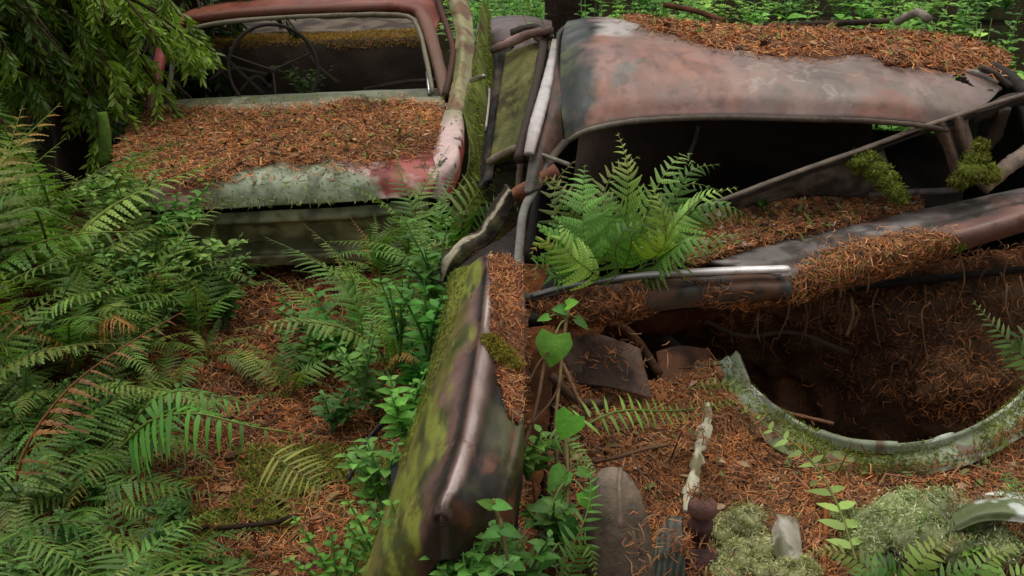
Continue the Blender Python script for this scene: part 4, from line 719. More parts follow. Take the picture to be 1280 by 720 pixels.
# objects lying in the bay
t = thing('filler_neck', 'rusty filler neck with a flat cap standing on a small block in the engine bay', 'engine part', P(875, 720, 1.99))
b0 = P(874, 676, 2.05); mb = MB(); lathe(mb, b0, (0, -.12, 1), [(0, 0), (.02, 0), (.021, .03), (.026, .034), (.026, .05), (.02, .054), (.02, .075), (0, .075)], S(74, 50, 44), ns=22); mb.build('neck', M_RUST, t)
mb = MB(); lathe(mb, b0+V(0, -.01, .076), (0, -.12, 1), [(0, 0), (.029, 0), (.031, .005), (.03, .02), (.026, .025), (.01, .027), (0, .026)], S(96, 66, 56), ns=24); mb.build('cap', M_RUST, t)
panel('block', [[b0+V(-.032, -.03, 0), b0+V(.03, -.035, 0)], [b0+V(-.034, -.045, -.03), b0+V(.032, -.05, -.03)], [b0+V(-.036, -.05, -.14), b0+V(.034, -.055, -.14)]], 14, 20, M_RUST, t, .05, lambda G, u, v, x, y: mixc(S(108, 74, 70), S(66, 44, 38), blotch(G, 22, 301)), .004, 18, 2)
t = thing('headlamp_shell', 'bare brown headlamp bowl lying upright in the bay beside the front wing', 'headlamp', P(776, 720, 1.93))
mb = MB(); lathe(mb, P(774, 706, 1.95), nrm(V(-.1, .3, 1)), [(.066, -.06), (.07, 0), (.071, .05), (.066, .1), (.056, .145), (.04, .18), (.02, .198), (0, .203)], np.array([S(88, 76, 62)]*4+[S(114, 100, 84)]*4), ns=28, squash=.85); mb.build('bowl', M_RUST, t)
mb = MB(); tube(mb, [P(776, 586, 1.97), P(774, 610, 1.9), P(776, 660, 1.86)], .005, S(116, 100, 84), ns=6); mb.build('seam', M_RUST, t)
mb = MB()
for x, y, d, w, h, c in [(800, 690, 1.89, 10, 40, 40), (874, 618, 2.03, 16, 6, 60), (1245, 630, 2.09, 50, 12, 160), (966, 656, 2.08, 18, 10, 70), (870, 560, 2.3, 14, 50, 130), (850, 690, 2.0, 22, 26, 120), (760, 455, 2.53, 44, 28, 120)]:
    pts = np.stack([P(x+w*RNG.normal()*.7, y+h*RNG.normal()*.7, d-.012) for _ in range(c)]); ribbons(mb, pts, np.repeat(nrm(V(0, -.6, .8))[None], c, 0), .03, .0022, .3, NEEDLE+NEEDLE_DULL, lift=.01)
tag(mb.build('fallen_needles', M_LITTER), 'loose needles sticking to the metal pieces that lie in the engine bay', 'needle litter', kind='stuff')
o, *_ = panel('inner_panel', [[P(700, 430, 2.56), P(745, 418, 2.56), P(800, 436, 2.6)], [P(708, 455, 2.53), P(755, 452, 2.52), P(806, 462, 2.56)], [P(716, 480, 2.5), P(760, 484, 2.49), P(814, 498, 2.52)]], 40, 30, M_RUST, None, .008, lambda G, u, v, x, y: mixc(S(112, 90, 76), S(72, 56, 46), blotch(G, 9, 311)), .012, 8, 31)
tag(o, 'bent brownish sheet of metal standing in shade under the left end of the cowl', 'metal panel')
def flaky(G, u, v, x, y): return (np.abs(u-.5+.5*(fbm(G, 9, 323)-.5)) < .95*(fbm(G, 22, 321)-.16))
o, *_ = panel('flaking_rail', [[P(878, 506, 2.46), P(886, 503, 2.45), P(896, 508, 2.46)], [P(866, 545, 2.34), P(876, 542, 2.33), P(888, 546, 2.34)], [P(856, 590, 2.2), P(867, 588, 2.19), P(880, 590, 2.2)], [P(848, 640, 2.1), P(858, 638, 2.09), P(872, 640, 2.1)]], 22, 80, M_PAINT, None, .012, lambda G, u, v, x, y: mixc(S(184, 178, 152), S(108, 100, 70), blotch(G, 24, 322)), .012, 20, 32, flaky)
tag(o, 'narrow rail with cream flaking crust running down the engine bay', 'metal rail')
o, *_ = panel('paint_plate', [[P(1184, 632, 2.12), P(1222, 616, 2.13), P(1262, 612, 2.13), P(1320, 616, 2.12)], [P(1192, 652, 2.02), P(1226, 636, 2.01), P(1264, 635, 2.0), P(1320, 645, 2.0)], [P(1196, 664, 2.0), P(1228, 652, 1.99), P(1266, 652, 1.985), P(1320, 660, 1.98)]], 60, 34, M_PAINT, None, .012, lambda G, u, v, x, y: mixc(S(196, 202, 192), S(100, 112, 74), blotch(G, 20, 331, .42, .56)), .01, 8, 33)
tag(o, 'white flaking curved plate at the lower right edge beside the lichen cushion', 'metal plate')
o, *_ = panel('cream_slab', [[P(962, 644, 2.09), P(978, 642, 2.07), P(998, 650, 2.09)], [P(966, 678, 2.03), P(982, 676, 2.01), P(1003, 684, 2.03)], [P(972, 704, 1.98), P(988, 702, 1.96), P(1006, 708, 1.98)]], 20, 34, M_PAINT, None, .02, lambda G, u, v, x, y: mixc(S(172, 164, 148), S(104, 102, 74), blotch(G, 22, 341, .42, .58)), .008, 12, 34)
tag(o, 'short cream coloured slab standing on end right of the yellow green lichen', 'metal plate')
o, *_ = panel('striped_grille', [[P(812, 700, 1.99), P(830, 650, 2.06), P(852, 645, 2.06)], [P(816, 730, 1.95), P(836, 700, 1.98), P(856, 694, 1.98)], [P(826, 760, 1.94), P(840, 750, 1.95), P(858, 748, 1.95)]], 40, 40, M_PAINT, None, .01, lambda G, u, v, x, y: mixc(S(48, 52, 42), S(116, 124, 104), (np.sin((u*3+v*2.2)*9) > .3)*.6*fbm(G, 20, 402)), .004, 12, 35)
tag(o, 'small panel with pale slanting ribs left of the rusty filler neck', 'grille')
mb = MB(); tube(mb, [P(1075, 708, 2.02), P(1100, 703, 2.03), P(1190, 692, 2.07), P(1320, 682, 2.1)], [.012, .02, .022, .022], np.array([S(60, 56, 54), S(78, 74, 72), S(72, 68, 64), S(60, 58, 56)]), ns=12, n=50, flat=.8, jit=.05)
tag(mb.build('bumper_bar', M_PAINT), 'dark grey bar lying level along the bottom right under the ferns', 'bumper')
def stick(label, q, r, col=S(110, 78, 54), jit=.25, side=()):
    mb = MB(); tube(mb, [P(*a) for a in q], r, col, ns=6, jit=jit)
    for s in side: tube(mb, [P(*a) for a in s], r*.55 if np.ndim(r) == 0 else .0025, col*.85, ns=5, jit=jit)
    return tag(mb.build('twig', M_TWIG), label, 'twig', 'dead twigs on the wrecks')
stick('reddish upright twig between hanging fern leaflets near the bottom of the bay', [(1031, 610, 2.2), (1032, 650, 2.12), (1030, 720, 2.0)], .006, S(150, 92, 54))
stick('thin bent twig lying on the rim of the round opening', [(965, 506, 2.56), (985, 516, 2.56), (1010, 522, 2.54), (1042, 530, 2.52)], .005, S(118, 82, 60), side=[[(1000, 521, 2.54), (1012, 524, 2.54), (1018, 532, 2.52)]])
stick('straight twig leaning over the headlamp bowl', [(742, 578, 2.2), (770, 572, 2.18), (812, 560, 2.2), (835, 556, 2.22)], .005, S(104, 76, 56), side=[[(790, 568, 2.18), (800, 590, 2.14), (815, 618, 2.1)]])
stick('long twig crossing the dark bay behind the heart leaved plant', [(690, 430, 2.4), (708, 465, 2.34), (724, 500, 2.3), (740, 520, 2.28)], .005, S(120, 90, 68))
stick('pair of brown stalks hanging over the edge of the bent cowl', [(1058, 306, 2.74), (1052, 340, 2.7), (1050, 372, 2.72)], .004, S(128, 96, 66), side=[[(1080, 318, 2.74), (1086, 346, 2.7), (1084, 366, 2.7)]])
stick('forked pale root hanging in front of the shaded wall of the bay', [(1064, 372, 2.85), (1066, 395, 2.84), (1058, 420, 2.84)], .005, S(124, 96, 72), side=[[(1068, 380, 2.84), (1074, 392, 2.84), (1066, 410, 2.84)]])
stick('slanting twig on the needle heap above the lichen cushion', [(1108, 668, 2.1), (1140, 645, 2.12), (1178, 622, 2.18)], .004, S(92, 64, 48))
stick('crooked twig on the heap right of the flaking rail', [(985, 596, 2.3), (1002, 622, 2.24), (1022, 642, 2.18)], .004, S(120, 80, 56))
stick('pale twig standing among plants in the lower corner left of the headlamp bowl', [(690, 640, 2.0), (676, 675, 1.95), (660, 730, 1.9)], .004, S(132, 104, 78))
stick('dark twig lying across the needles of the path', [(225, 662, 3.0), (270, 660, 3.0), (330, 655, 3.02), (372, 645, 3.05)], .008, S(58, 44, 34))
stick('tangled stalks against the dark gap beside the front wing', [(655, 560, 2.05), (672, 500, 2.2), (684, 430, 2.36)], .0045, S(92, 66, 48), side=[[(664, 530, 2.1), (690, 500, 2.18), (704, 470, 2.26)], [(660, 480, 2.2), (676, 450, 2.28), (700, 430, 2.36)]])
# ================================================================== FERNS
FMESH = []
fs = 0
def fern_mesh(kind, seed):
    random.seed(seed); mb = MB()
    L = random.uniform(.55, .75); rise = random.uniform(.75, 1.15); arch = random.uniform(.8, 1.25)
    path = [V(L*t*(.55+.45*t), random.uniform(-.02, .02), L*(rise*t-arch*.75*t*t)) for t in (0, .25, .5, .75, 1)]
    if kind == 0: frond(mb, path, (-.3, 0, 1), pairs=22, plen=L*.23, lobes=8, ang=68, droop=.3, wfac=.24, col=S(80, 112, 58))
    elif kind == 1: frond(mb, path, (-.3, 0, 1), pairs=20, plen=L*.27, lobes=0, ang=66, droop=.4, wfac=.13, col=S(70, 104, 46))
    elif kind == 2: frond(mb, path, (-.3, 0, 1), pairs=24, plen=L*.20, lobes=6, ang=70, droop=.35, wfac=.3, col=S(98, 124, 74))
    elif kind == 4: frond(mb, [p*V(1, 1, .75) for p in path], (-.3, 0, 1), pairs=17, plen=L*.19, lobes=5, ang=55, droop=.9, wfac=.22, col=S(128, 92, 56), rach=S(110, 80, 52))
    else: frond(mb, path, (-.3, 0, 1), pairs=18, plen=L*.3, lobes=7, ang=62, droop=.45, wfac=.26, col=S(58, 94, 40))
    return mb.mesh('frond', M_FERN)
for k in range(5): FMESH.append([fern_mesh(k, 100+10*k+j) for j in range(4)])
def fern(px, py, h, label, kind=0, group='ferns growing around the wrecks', n=9, spread=None, base=None, d=None, steep=0.):
    if base is None: base = PG(px, py) if d is None else P(px, py, d)
    r = thing('fern', label, 'fern', base, group)
    a0 = random.uniform(0, 2*pi)
    for i in range(n):
        o = bpy.data.objects.new('frond', random.choice(FMESH[4] if random.random() < .03 else FMESH[kind if random.random() < .75 else random.choice((0, 2))])); COL.objects.link(o); o.parent = r
        az = a0+i*2*pi/n+random.uniform(-.35, .35) if spread is None else random.uniform(*spread)
        s = h/.62*random.uniform(.5, 1.2)
        o.rotation_mode = 'ZYX' if False else 'XYZ'
        o.rotation_euler = (random.uniform(-.3, .3), random.uniform(-.35, .25)-steep*random.uniform(.4, 1.2), az); o.scale = (s, s, s)
    return r
random.seed(5)
# the bank at the left: far row, middle, near, each where the photo shows fronds
GB = 'ferns of the dense bank at the left'
one = [(58, 345, .86, 'tall pale fern standing highest below the conifer at the left photo edge', 2, 10),
 (210, 372, .42, 'pale feathery fern drooping over the left corner of the needle covered lid', 2, 8),
 (250, 424, .42, 'fern with long arching pale fronds left of the olive rear panel', 0, 8),
 (70, 520, .62, 'fern in the middle of the bank with pale fronds arching to the right', 2, 10),
 (15, 640, .55, 'dark fern low at the left photo edge', 3, 9),
 (100, 800, .5, 'fern at the bottom left corner seen from straight above', 1, 10),
 (262, 452, .34, 'fern at the edge of the bank reaching over the orange needles of the path', 0, 7)]
for x, y, h, lb, k, n in one: fern(x, y, h, lb, k, GB, n, steep=.75 if y < 430 else .15)
for i, (x, y, h, k) in enumerate([(-30, 370, .85, 0), (115, 372, .66, 2), (165, 372, .55, 2), (-20, 420, .75, 3), (120, 430, .62, 0), (190, 425, .5, 0), (-70, 400, .8, 0), (25, 465, .62, 2), (95, 470, .55, 0), (-15, 500, .66, 0), (160, 465, .45, 2), (20, 350, .8, 0), (230, 385, .44, 0), (80, 400, .72, 2), (-90, 350, .85, 2)]):
    fern(x, y, h, 'green fern in the far part of the dense bank just below the conifer', k, 'ferns at the far side of the bank', 10, steep=.65)
for i, (x, y, h, k) in enumerate([(0, 530, .6, 0), (140, 520, .5, 2), (60, 590, .55, 0), (160, 590, .45, 3), (-60, 560, .7, 2), (205, 505, .36, 0), (110, 640, .5, 0)]):
    fern(x, y, h, 'green fern in the crowded middle of the dense bank at the left', k, 'ferns in the middle of the bank', 9)
for i, (x, y, h, k) in enumerate([(-40, 700, .55, 0), (60, 710, .48, 0), (150, 690, .42, 3), (205, 730, .36, 0), (20, 790, .5, 2), (190, 800, .42, 1), (-60, 800, .5, 0)]):
    fern(x, y, h, 'low fern along the near left edge of the path at the bottom of the photo', k, 'ferns at the near side of the bank', 8)
# centre
for x, y, h, lb, k, n in [(505, 430, .55, 'bushy fern leaning against the right rear corner of the reddish saloon', 0, 10), (468, 408, .45, 'fern below the lichen strip of the reddish saloon', 2, 8),
  (405, 455, .42, 'open fern beside the path in front of the olive rear panel', 1, 8), (545, 395, .42, 'fern crowding the back end of the mossy front wing', 0, 9), (360, 500, .34, 'pale fern over the needles right of the path', 0, 7)]:
    fern(x, y, h, lb, k, 'ferns between the two wrecks', n, steep=.45)
def own_fern(label, fronds, loc, **kw):
    r = thing('fern', label, 'fern', loc, kw.pop('group', 'ferns growing around the wrecks'))
    for f in fronds:
        q = dict(kw); q.update(f[2] if len(f) > 2 else {})
        mb = MB(); frond(mb, [P(*a) for a in f[0]], f[1], **q); mb.build('frond', M_FERN, r)
    return r
random.seed(21)
CN_ = nrm(CAM-P(760, 260, 2.6))
G1, G2, G3, GY = S(84, 124, 70), S(68, 106, 56), S(108, 142, 90), S(108, 132, 64)
own_fern('large fern growing out of the windscreen opening of the front wreck', [
 ([(738, 350, 2.52), (730, 300, 2.5), (729, 250, 2.53), (731, 205, 2.6)], (.1, -1, .55), dict(col=G1, plen=.13, pairs=19, droop=.55, ang=70)),
 ([(770, 335, 2.66), (782, 270, 2.64), (786, 215, 2.64), (772, 165, 2.7)], (.25, -1, .5), dict(col=G3, plen=.09, pairs=20, droop=.6)),
 ([(790, 335, 2.64), (812, 255, 2.62), (838, 210, 2.64), (858, 192, 2.7), (868, 214, 2.66)], (-.2, -.8, .8), dict(col=G3, plen=.075, pairs=18)),
 ([(800, 330, 2.6), (830, 310, 2.52), (828, 262, 2.5), (812, 228, 2.54)], (.5, -.9, .2), dict(col=GY*.8, plen=.085, pairs=16, droop=.5, ang=60)),
 ([(815, 330, 2.62), (845, 280, 2.56), (880, 246, 2.54), (922, 234, 2.55)], (0, -.6, 1), dict(col=G3, plen=.085, pairs=18, droop=.5)),
 ([(820, 332, 2.62), (860, 268, 2.58), (905, 256, 2.54), (950, 282, 2.56)], (.1, -.6, 1), dict(col=G1, plen=.08, pairs=18, droop=.6)),
 ([(800, 335, 2.6), (835, 270, 2.62), (862, 215, 2.64), (900, 205, 2.68)], (0, -.7, .8), dict(col=G2, plen=.085, pairs=18, droop=.6)),
 ([(740, 345, 2.56), (715, 270, 2.56), (690, 225, 2.6), (662, 225, 2.62)], (-.2, -.8, .7), dict(col=G1, plen=.075, pairs=16, droop=.6)),
 ([(810, 338, 2.6), (850, 305, 2.5), (890, 298, 2.48), (932, 292, 2.5)], (.1, -.6, 1), dict(col=G1, plen=.08, pairs=17, droop=.5)),
 ([(745, 345, 2.56), (705, 290, 2.54), (690, 240, 2.58), (720, 200, 2.68)], (-.2, -1, .5), dict(col=G2, plen=.075, pairs=16)),
 ([(730, 350, 2.54), (700, 320, 2.5), (680, 300, 2.5), (662, 318, 2.48)], (-.3, -.8, .7), dict(col=G1, plen=.06, pairs=14)),
 ([(775, 345, 2.6), (790, 300, 2.54), (770, 255, 2.52), (752, 235, 2.56)], (.2, -1, .4), dict(col=G2, plen=.09, pairs=16)),
 ([(800, 335, 2.66), (830, 265, 2.7), (850, 230, 2.74), (905, 240, 2.72)], (0, -.7, .8), dict(col=G2, plen=.06, pairs=18)),
 ([(720, 350, 2.54), (690, 345, 2.47), (672, 330, 2.46), (668, 352, 2.42)], (-.2, -.8, .7), dict(col=G2, plen=.05, pairs=12)),
 ([(760, 345, 2.6), (752, 280, 2.6), (760, 225, 2.66), (800, 195, 2.72)], (.1, -1, .6), dict(col=G3, plen=.085, pairs=18)),
 ([(755, 350, 2.5), (715, 320, 2.42), (700, 295, 2.42), (700, 275, 2.46)], (-.2, -.9, .6), dict(col=G3, plen=.08, pairs=15, droop=.5)),
 ([(775, 348, 2.52), (770, 310, 2.44), (785, 285, 2.44), (815, 280, 2.46)], (.1, -.8, .8), dict(col=G2, plen=.075, pairs=15, droop=.6)),
 ([(800, 338, 2.56), (840, 290, 2.58), (868, 262, 2.6), (900, 262, 2.58)], (.1, -.8, .8), dict(col=G1, plen=.08, pairs=16, droop=.5)),
 ([(785, 340, 2.6), (830, 335, 2.5), (870, 318, 2.47), (905, 316, 2.47)], (.1, -.8, .8), dict(col=G2, plen=.07, pairs=15, droop=.5))], P(770, 348, 2.62), lobes=9, wfac=.36, start=.08, narrow=.75)
own_fern('dark fern with fine spread fronds in the gap behind the front wing', [
 ([(585, 330, 3.3), (575, 290, 3.2), (590, 250, 3.25), (625, 210, 3.4)], (.4, -1, .5), dict(col=G2, plen=.16, pairs=16)),
 ([(590, 325, 3.3), (605, 280, 3.2), (630, 255, 3.2), (655, 262, 3.15)], (.1, -1, .6), dict(col=G2*.9, plen=.1, pairs=15)),
 ([(580, 330, 3.3), (560, 290, 3.2), (550, 262, 3.2), (556, 240, 3.3)], (-.3, -1, .5), dict(col=G2, plen=.1, pairs=14)),
 ([(580, 330, 3.3), (565, 315, 3.1), (545, 300, 3.1), (535, 312, 3.05)], (-.3, -.6, .8), dict(col=G3, plen=.08, pairs=14))], P(585, 335, 3.3), lobes=0, wfac=.14, droop=.35)
for x, y, d, h, k, lb in [(475, 352, 4.25, .36, 0, 'upright feathery fern covering the right third of the olive rear panel'), (515, 345, 4.3, .45, 2, 'upright pale fern under the pink paint of the rear corner'), (440, 400, 3.9, .36, 2, 'pale feathery fern on the needles before the right half of the olive rear panel'), (490, 470, 3.4, .48, 0, 'feathery fern between the path and the mossy wing'), (455, 450, 3.6, .42, 3, 'deep green fern in the middle between the path and the mossy wing'), (535, 365, 3.9, .44, 0, 'upright fern in the corner between the saloon and the back end of the wing'), (130, 300, 4.5, .6, 2, 'fern rising to the left corner of the lid beside the mossy stake')]:
    fern(x, y, h, lb, k, 'upright feathery ferns', 9, d=d, steep=.6)
own_fern('single fern frond lying flat across the bay between plant stems', [([(715, 540, 2.12), (740, 520, 2.16), (800, 512, 2.22), (850, 514, 2.28), (930, 500, 2.4)], (.05, -.7, 1), dict(col=S(104, 136, 66), plen=.062, pairs=22, lobes=0, wfac=.16, ang=80, narrow=.7, start=.05))], P(715, 540, 2.12))
own_fern('thin fern with round toothed leaflets trailing over the pale rim of the shroud', [([(1070, 700, 2.0), (1058, 665, 2.06), (1042, 620, 2.15), (1010, 570, 2.27), (965, 538, 2.36), (920, 505, 2.47), (880, 490, 2.5)], (.2, -1, .7), dict(col=S(112, 146, 92), plen=.06, pairs=13, lobes=0, wfac=.42, ang=70, narrow=.8, start=.02, droop=.2)),
  ([(860, 486, 2.5), (900, 480, 2.54), (930, 490, 2.5), (960, 520, 2.42)], (.2, -1, .7), dict(col=S(88, 118, 68), plen=.03, pairs=12, lobes=0, wfac=.4))], P(880, 490, 2.5))
own_fern('fern frond hanging in from the right photo edge over the shaded bay', [([(1330, 490, 2.4), (1290, 455, 2.42), (1250, 415, 2.46), (1216, 376, 2.52)], (-.5, -.6, .8), dict(col=S(78, 108, 60), plen=.07, pairs=16, lobes=0, wfac=.24)), ([(1340, 430, 2.4), (1300, 420, 2.42), (1268, 425, 2.44), (1256, 470, 2.42)], (-.3, -.8, .6), dict(col=S(60, 92, 46), plen=.055, pairs=12, lobes=0, wfac=.24))], P(1335, 480, 2.4))
own_fern('drooping bracken frond with hanging leaflets over the path', [([(150, 560, 3.1), (210, 515, 3.0), (290, 528, 2.9), (350, 540, 2.86), (400, 545, 2.84)], (0, -.35, 1), dict(col=S(62, 106, 40), plen=.13, pairs=20, lobes=0, wfac=.2, ang=74, droop=.35, curlv=.55, narrow=.75)),
  ([(150, 560, 3.1), (190, 500, 3.1), (240, 490, 3.05), (330, 510, 3.0)], (0, -.2, 1), dict(col=S(84, 128, 58), plen=.14, pairs=15, lobes=0, wfac=.18, droop=.3, curlv=.4)), ([(160, 570, 3.1), (200, 540, 3.0), (240, 560, 2.95), (280, 600, 2.85)], (0, -.4, 1), dict(col=S(60, 100, 40), plen=.11, pairs=14, lobes=0, wfac=.16, curlv=.5))], PG(165, 640), start=.06)
own_fern('yellowed fern frond on the ground at the near end of the path', [([(330, 560, 2.95), (370, 590, 2.85), (400, 610, 2.8), (440, 650, 2.72)], (-.15, -.5, 1), dict(col=S(122, 126, 68), plen=.12, pairs=16, lobes=0, wfac=.1, ang=80, narrow=.8, start=.1)), ([(345, 570, 2.95), (360, 620, 2.85), (370, 660, 2.78), (385, 690, 2.7)], (.15, -.5, 1), dict(col=S(118, 128, 60), plen=.09, pairs=14, lobes=0, wfac=.1, ang=78))], PG(335, 590))
own_fern('fern spreading over the grey bar in the bottom right corner', [
 ([(1120, 760, 1.86), (1090, 715, 1.9), (1050, 690, 1.92), (1010, 690, 1.92)], (0, -.6, 1), {}), ([(1130, 760, 1.86), (1150, 705, 1.88), (1175, 680, 1.92), (1215, 668, 1.95)], (0, -.7, .9), {}), ([(1180, 770, 1.84), (1220, 715, 1.86), (1250, 690, 1.9), (1290, 680, 1.92)], (0, -.7, .9), {}), ([(1140, 760, 1.86), (1110, 710, 1.86), (1085, 712, 1.84), (1050, 735, 1.8)], (0, -.6, 1), dict(col=S(62, 100, 44))), ([(1230, 770, 1.84), (1245, 740, 1.84), (1275, 718, 1.86), (1310, 720, 1.86)], (0, -.7, .9), {}), ([(1150, 770, 1.86), (1165, 735, 1.84), (1195, 715, 1.84), (1240, 712, 1.84)], (0, -.7, .9), dict(col=S(64, 104, 46)))], P(1150, 765, 1.86), col=S(88, 128, 66), plen=.06, pairs=14, lobes=0, wfac=.3, ang=68)
own_fern('curled fern tips rising behind the lichen cushion at the right', [([(1255, 690, 2.0), (1250, 640, 2.05), (1262, 610, 2.1), (1290, 600, 2.12)], (0, -1, .6), {}), ([(1290, 640, 2.04), (1262, 596, 2.14), (1235, 584, 2.2), (1212, 580, 2.22)], (0, -.6, 1), {}), ([(1146, 690, 2.0), (1152, 648, 2.02), (1166, 636, 2.04), (1176, 652, 2.02)], (0, -1, .6), dict(plen=.02))], P(1265, 700, 1.98), col=S(92, 120, 66), plen=.035, pairs=14, lobes=0, wfac=.25)
own_fern('ragged fern in the dark gap left of the headlamp bowl', [([(700, 740, 1.84), (690, 660, 1.95), (700, 600, 2.0), (735, 570, 2.05)], (.2, -1, .5), {}), ([(690, 740, 1.84), (730, 650, 1.9), (740, 620, 1.95), (730, 560, 2.05)], (-.2, -1, .5), {}), ([(680, 745, 1.84), (650, 690, 1.88), (630, 660, 1.9), (600, 650, 1.88)], (-.2, -.8, .8), {}), ([(700, 745, 1.84), (720, 700, 1.86), (735, 680, 1.86), (745, 720, 1.82)], (.2, -.8, .8), {}), ([(660, 560, 2.1), (690, 548, 2.1), (715, 560, 2.08), (745, 590, 2.02)], (.1, -.8, .8), dict(plen=.05))], P(695, 745, 1.84), col=S(70, 108, 50), plen=.055, pairs=15, lobes=0, wfac=.2)
# ================================================================== BROAD LEAVED PLANTS
def heart_plant(label, stem, leaves, loc, group='broad leaved plants on the front wreck'):
    r = thing('plant', label, 'plant', loc, group); mb = MB(); tube(mb, [P(*a) for a in stem], .004, S(112, 96, 60), ns=6, jit=.15)
    for lf in leaves: 
        (x, y, d) = lf[0]; i = min(range(len(stem)), key=lambda k: abs(stem[k][1]-y)+abs(stem[k][0]-x)*.3); tube(mb, [P(*stem[i]), (P(*stem[i])+P(x, y, d))/2+V(0, 0, .01), P(x, y, d)], .0022, S(104, 108, 60), ns=5)
    mb.build('stem', M_STEM, r)
    for (x, y, d), dr, l, w, c in leaves:
        mb = MB(); dv = P(x+dr[0], y+dr[1], d-.02)-P(x, y, d); leaf(mb, P(x, y, d), nrm(dv), nrm(V(random.uniform(-.25, .25), -.75, .8)), l, w, c, bend=random.uniform(.05, .3), fold=random.uniform(.05, .3), rows=7, heart=True); mb.build('leaf', M_LEAF, r)
random.seed(33)
LG1, LG2, LG3 = S(88, 138, 66), S(104, 160, 60), S(62, 104, 48)
heart_plant('plant with broad heart shaped leaves on a thin stem beside the front wing', [(700, 620, 2.1), (694, 540, 2.2), (700, 470, 2.3), (708, 400, 2.4), (716, 372, 2.44)],
 [((694, 418, 2.32), (-6, 40), .078, .084, LG1), ((707, 388, 2.4), (-24, -4), .035, .03, LG3), ((708, 382, 2.4), (16, -6), .036, .03, LG2), ((686, 396, 2.38), (-22, 6), .03, .02, LG2), ((720, 398, 2.4), (22, 18), .04, .022, LG3)], P(700, 640, 2.08))
heart_plant('plant with bright round leaves one above the other left of the headlamp bowl', [(700, 745, 1.84), (706, 680, 1.92), (710, 600, 2.02), (706, 540, 2.1), (700, 520, 2.12)],
 [((716, 518, 2.08), (-16, 32), .058, .064, LG2), ((706, 588, 2.02), (-24, 30), .056, .05, LG1), ((730, 614, 1.97), (22, 34), .05, .05, LG2), ((722, 588, 2.02), (40, 16), .036, .024, LG1), ((690, 630, 1.95), (-40, 10), .05, .034, LG3), ((706, 650, 1.92), (26, 40), .05, .04, LG3), ((690, 690, 1.88), (-30, 40), .05, .034, LG3)], P(700, 750, 1.84))
heart_plant('leafy sprig at the foot of the front wing with pointed pale leaves', [(640, 745, 1.72), (632, 690, 1.76), (624, 650, 1.79), (616, 630, 1.8)],
 [((616, 632, 1.79), (-26, -8), .036, .022, LG1), ((618, 630, 1.79), (28, 6), .036, .024, LG1), ((626, 662, 1.77), (-26, 10), .04, .026, LG1), ((628, 660, 1.77), (28, 12), .04, .026, LG3), ((634, 700, 1.74), (-26, 16), .04, .028, LG3), ((634, 700, 1.74), (26, 14), .04, .028, LG1)], P(640, 750, 1.72))
def bushy(px, py, h, label, group, nst=5, ll=.06, lw=.035, col=S(66, 108, 48), spread=.22, d=None, base=None, per=9, bend=.35):
    """a leafy plant: several stems with leaves in opposite pairs"""
    if base is None: base = PG(px, py) if d is None else P(px, py, d)
    r = thing('plant', label, 'plant', base, group); ms = MB(); ml = MB()
    for s in range(nst):
        a = random.uniform(0, 2*pi); k = random.uniform(.3, 1)*spread; hh = h*random.uniform(.65, 1.1)
        pts = [base+V(cos(a)*k*t**1.4, sin(a)*k*t**1.4, hh*t-.12*hh*t*t) for t in (0, .35, .7, 1)]
        c, T = tube(ms, pts, [.004, .0035, .003, .0015], col*.9, ns=5, n=14)
        az = random.uniform(0, pi)
        for j in range(per):
            t = .22+.78*(j+.5)/per; i = min(13, int(t*13)); az += 1.6
            for sd in (0, pi):
                dv = V(cos(az+sd), sin(az+sd), .25)+T[i]*.3; sz = (1-.55*max(0, t-.6)/.4)*random.uniform(.7, 1.15)
                leaf(ml, c[i], dv, V(random.uniform(-.2, .2), random.uniform(-.4, .1), 1), ll*sz, lw*sz, col*random.uniform(.75, 1.35), bend=bend*random.uniform(.4, 1.4), rows=5)
    ms.build('stem', M_STEM, r); ml.build('foliage', M_LEAF, r); return r
random.seed(44)
for x, y, h, n, c, lb in [(432, 470, .36, 5, S(84, 140, 62), 'bright green leafy plant in the middle of the photo beside the path'), (520, 500, .38, 5, S(62, 118, 44), 'plant with large saturated green leaves leaning on the mossy wing'), (470, 520, .3, 4, S(80, 124, 62), 'leafy plant in front of the dark arch strip of the front wing'),
   (415, 540, .22, 4, S(96, 136, 84), 'pale leafed seedling clump at the right side of the path'), (545, 440, .34, 5, S(66, 110, 48), 'leafy plant hiding the back end of the front wing'), 
   (390, 430, .26, 4, S(84, 114, 62), 'slender leafy plant on the needles before the olive rear panel'), 
   (380, 480, .22, 4, S(70, 108, 50), 'little leafy plant in the needles left of the bright green one')]:
    bushy(x, y, h, lb, 'leafy plants between the wrecks', n, .075 if n == 5 else .055, .042 if n == 5 else .03, c)
for x, y, h, d, lb in [(480, 745, .3, 2.15, 'small leaved plant in front of the lower end of the mossy wing'), (515, 760, .26, 1.95, 'small leaved plant at the bottom edge before the wing front'), (425, 760, .3, 2.4, 'light green plant at the bottom of the photo left of the mossy wing'), (560, 775, .16, 1.75, 'tiny leafed sprigs at the very bottom under the wing lamp')]:
    bushy(x, y, h, lb, 'small leaved plants at the foot of the wing', 5, .038, .024, S(98, 136, 62), .14, d=d, per=7)
for x, y, h, c in [(165, 412, .4, 1), (255, 395, .36, 1), (280, 412, .28, 0), (190, 400, .42, 0), (270, 380, .3, 1)]:
    bushy(x, y, h, 'leafy shrub with small oval leaves between the far ferns and the reddish saloon', 'leafy shrubs left of the saloon', 6, .05, .032, [S(70, 104, 54), S(94, 122, 74)][c])
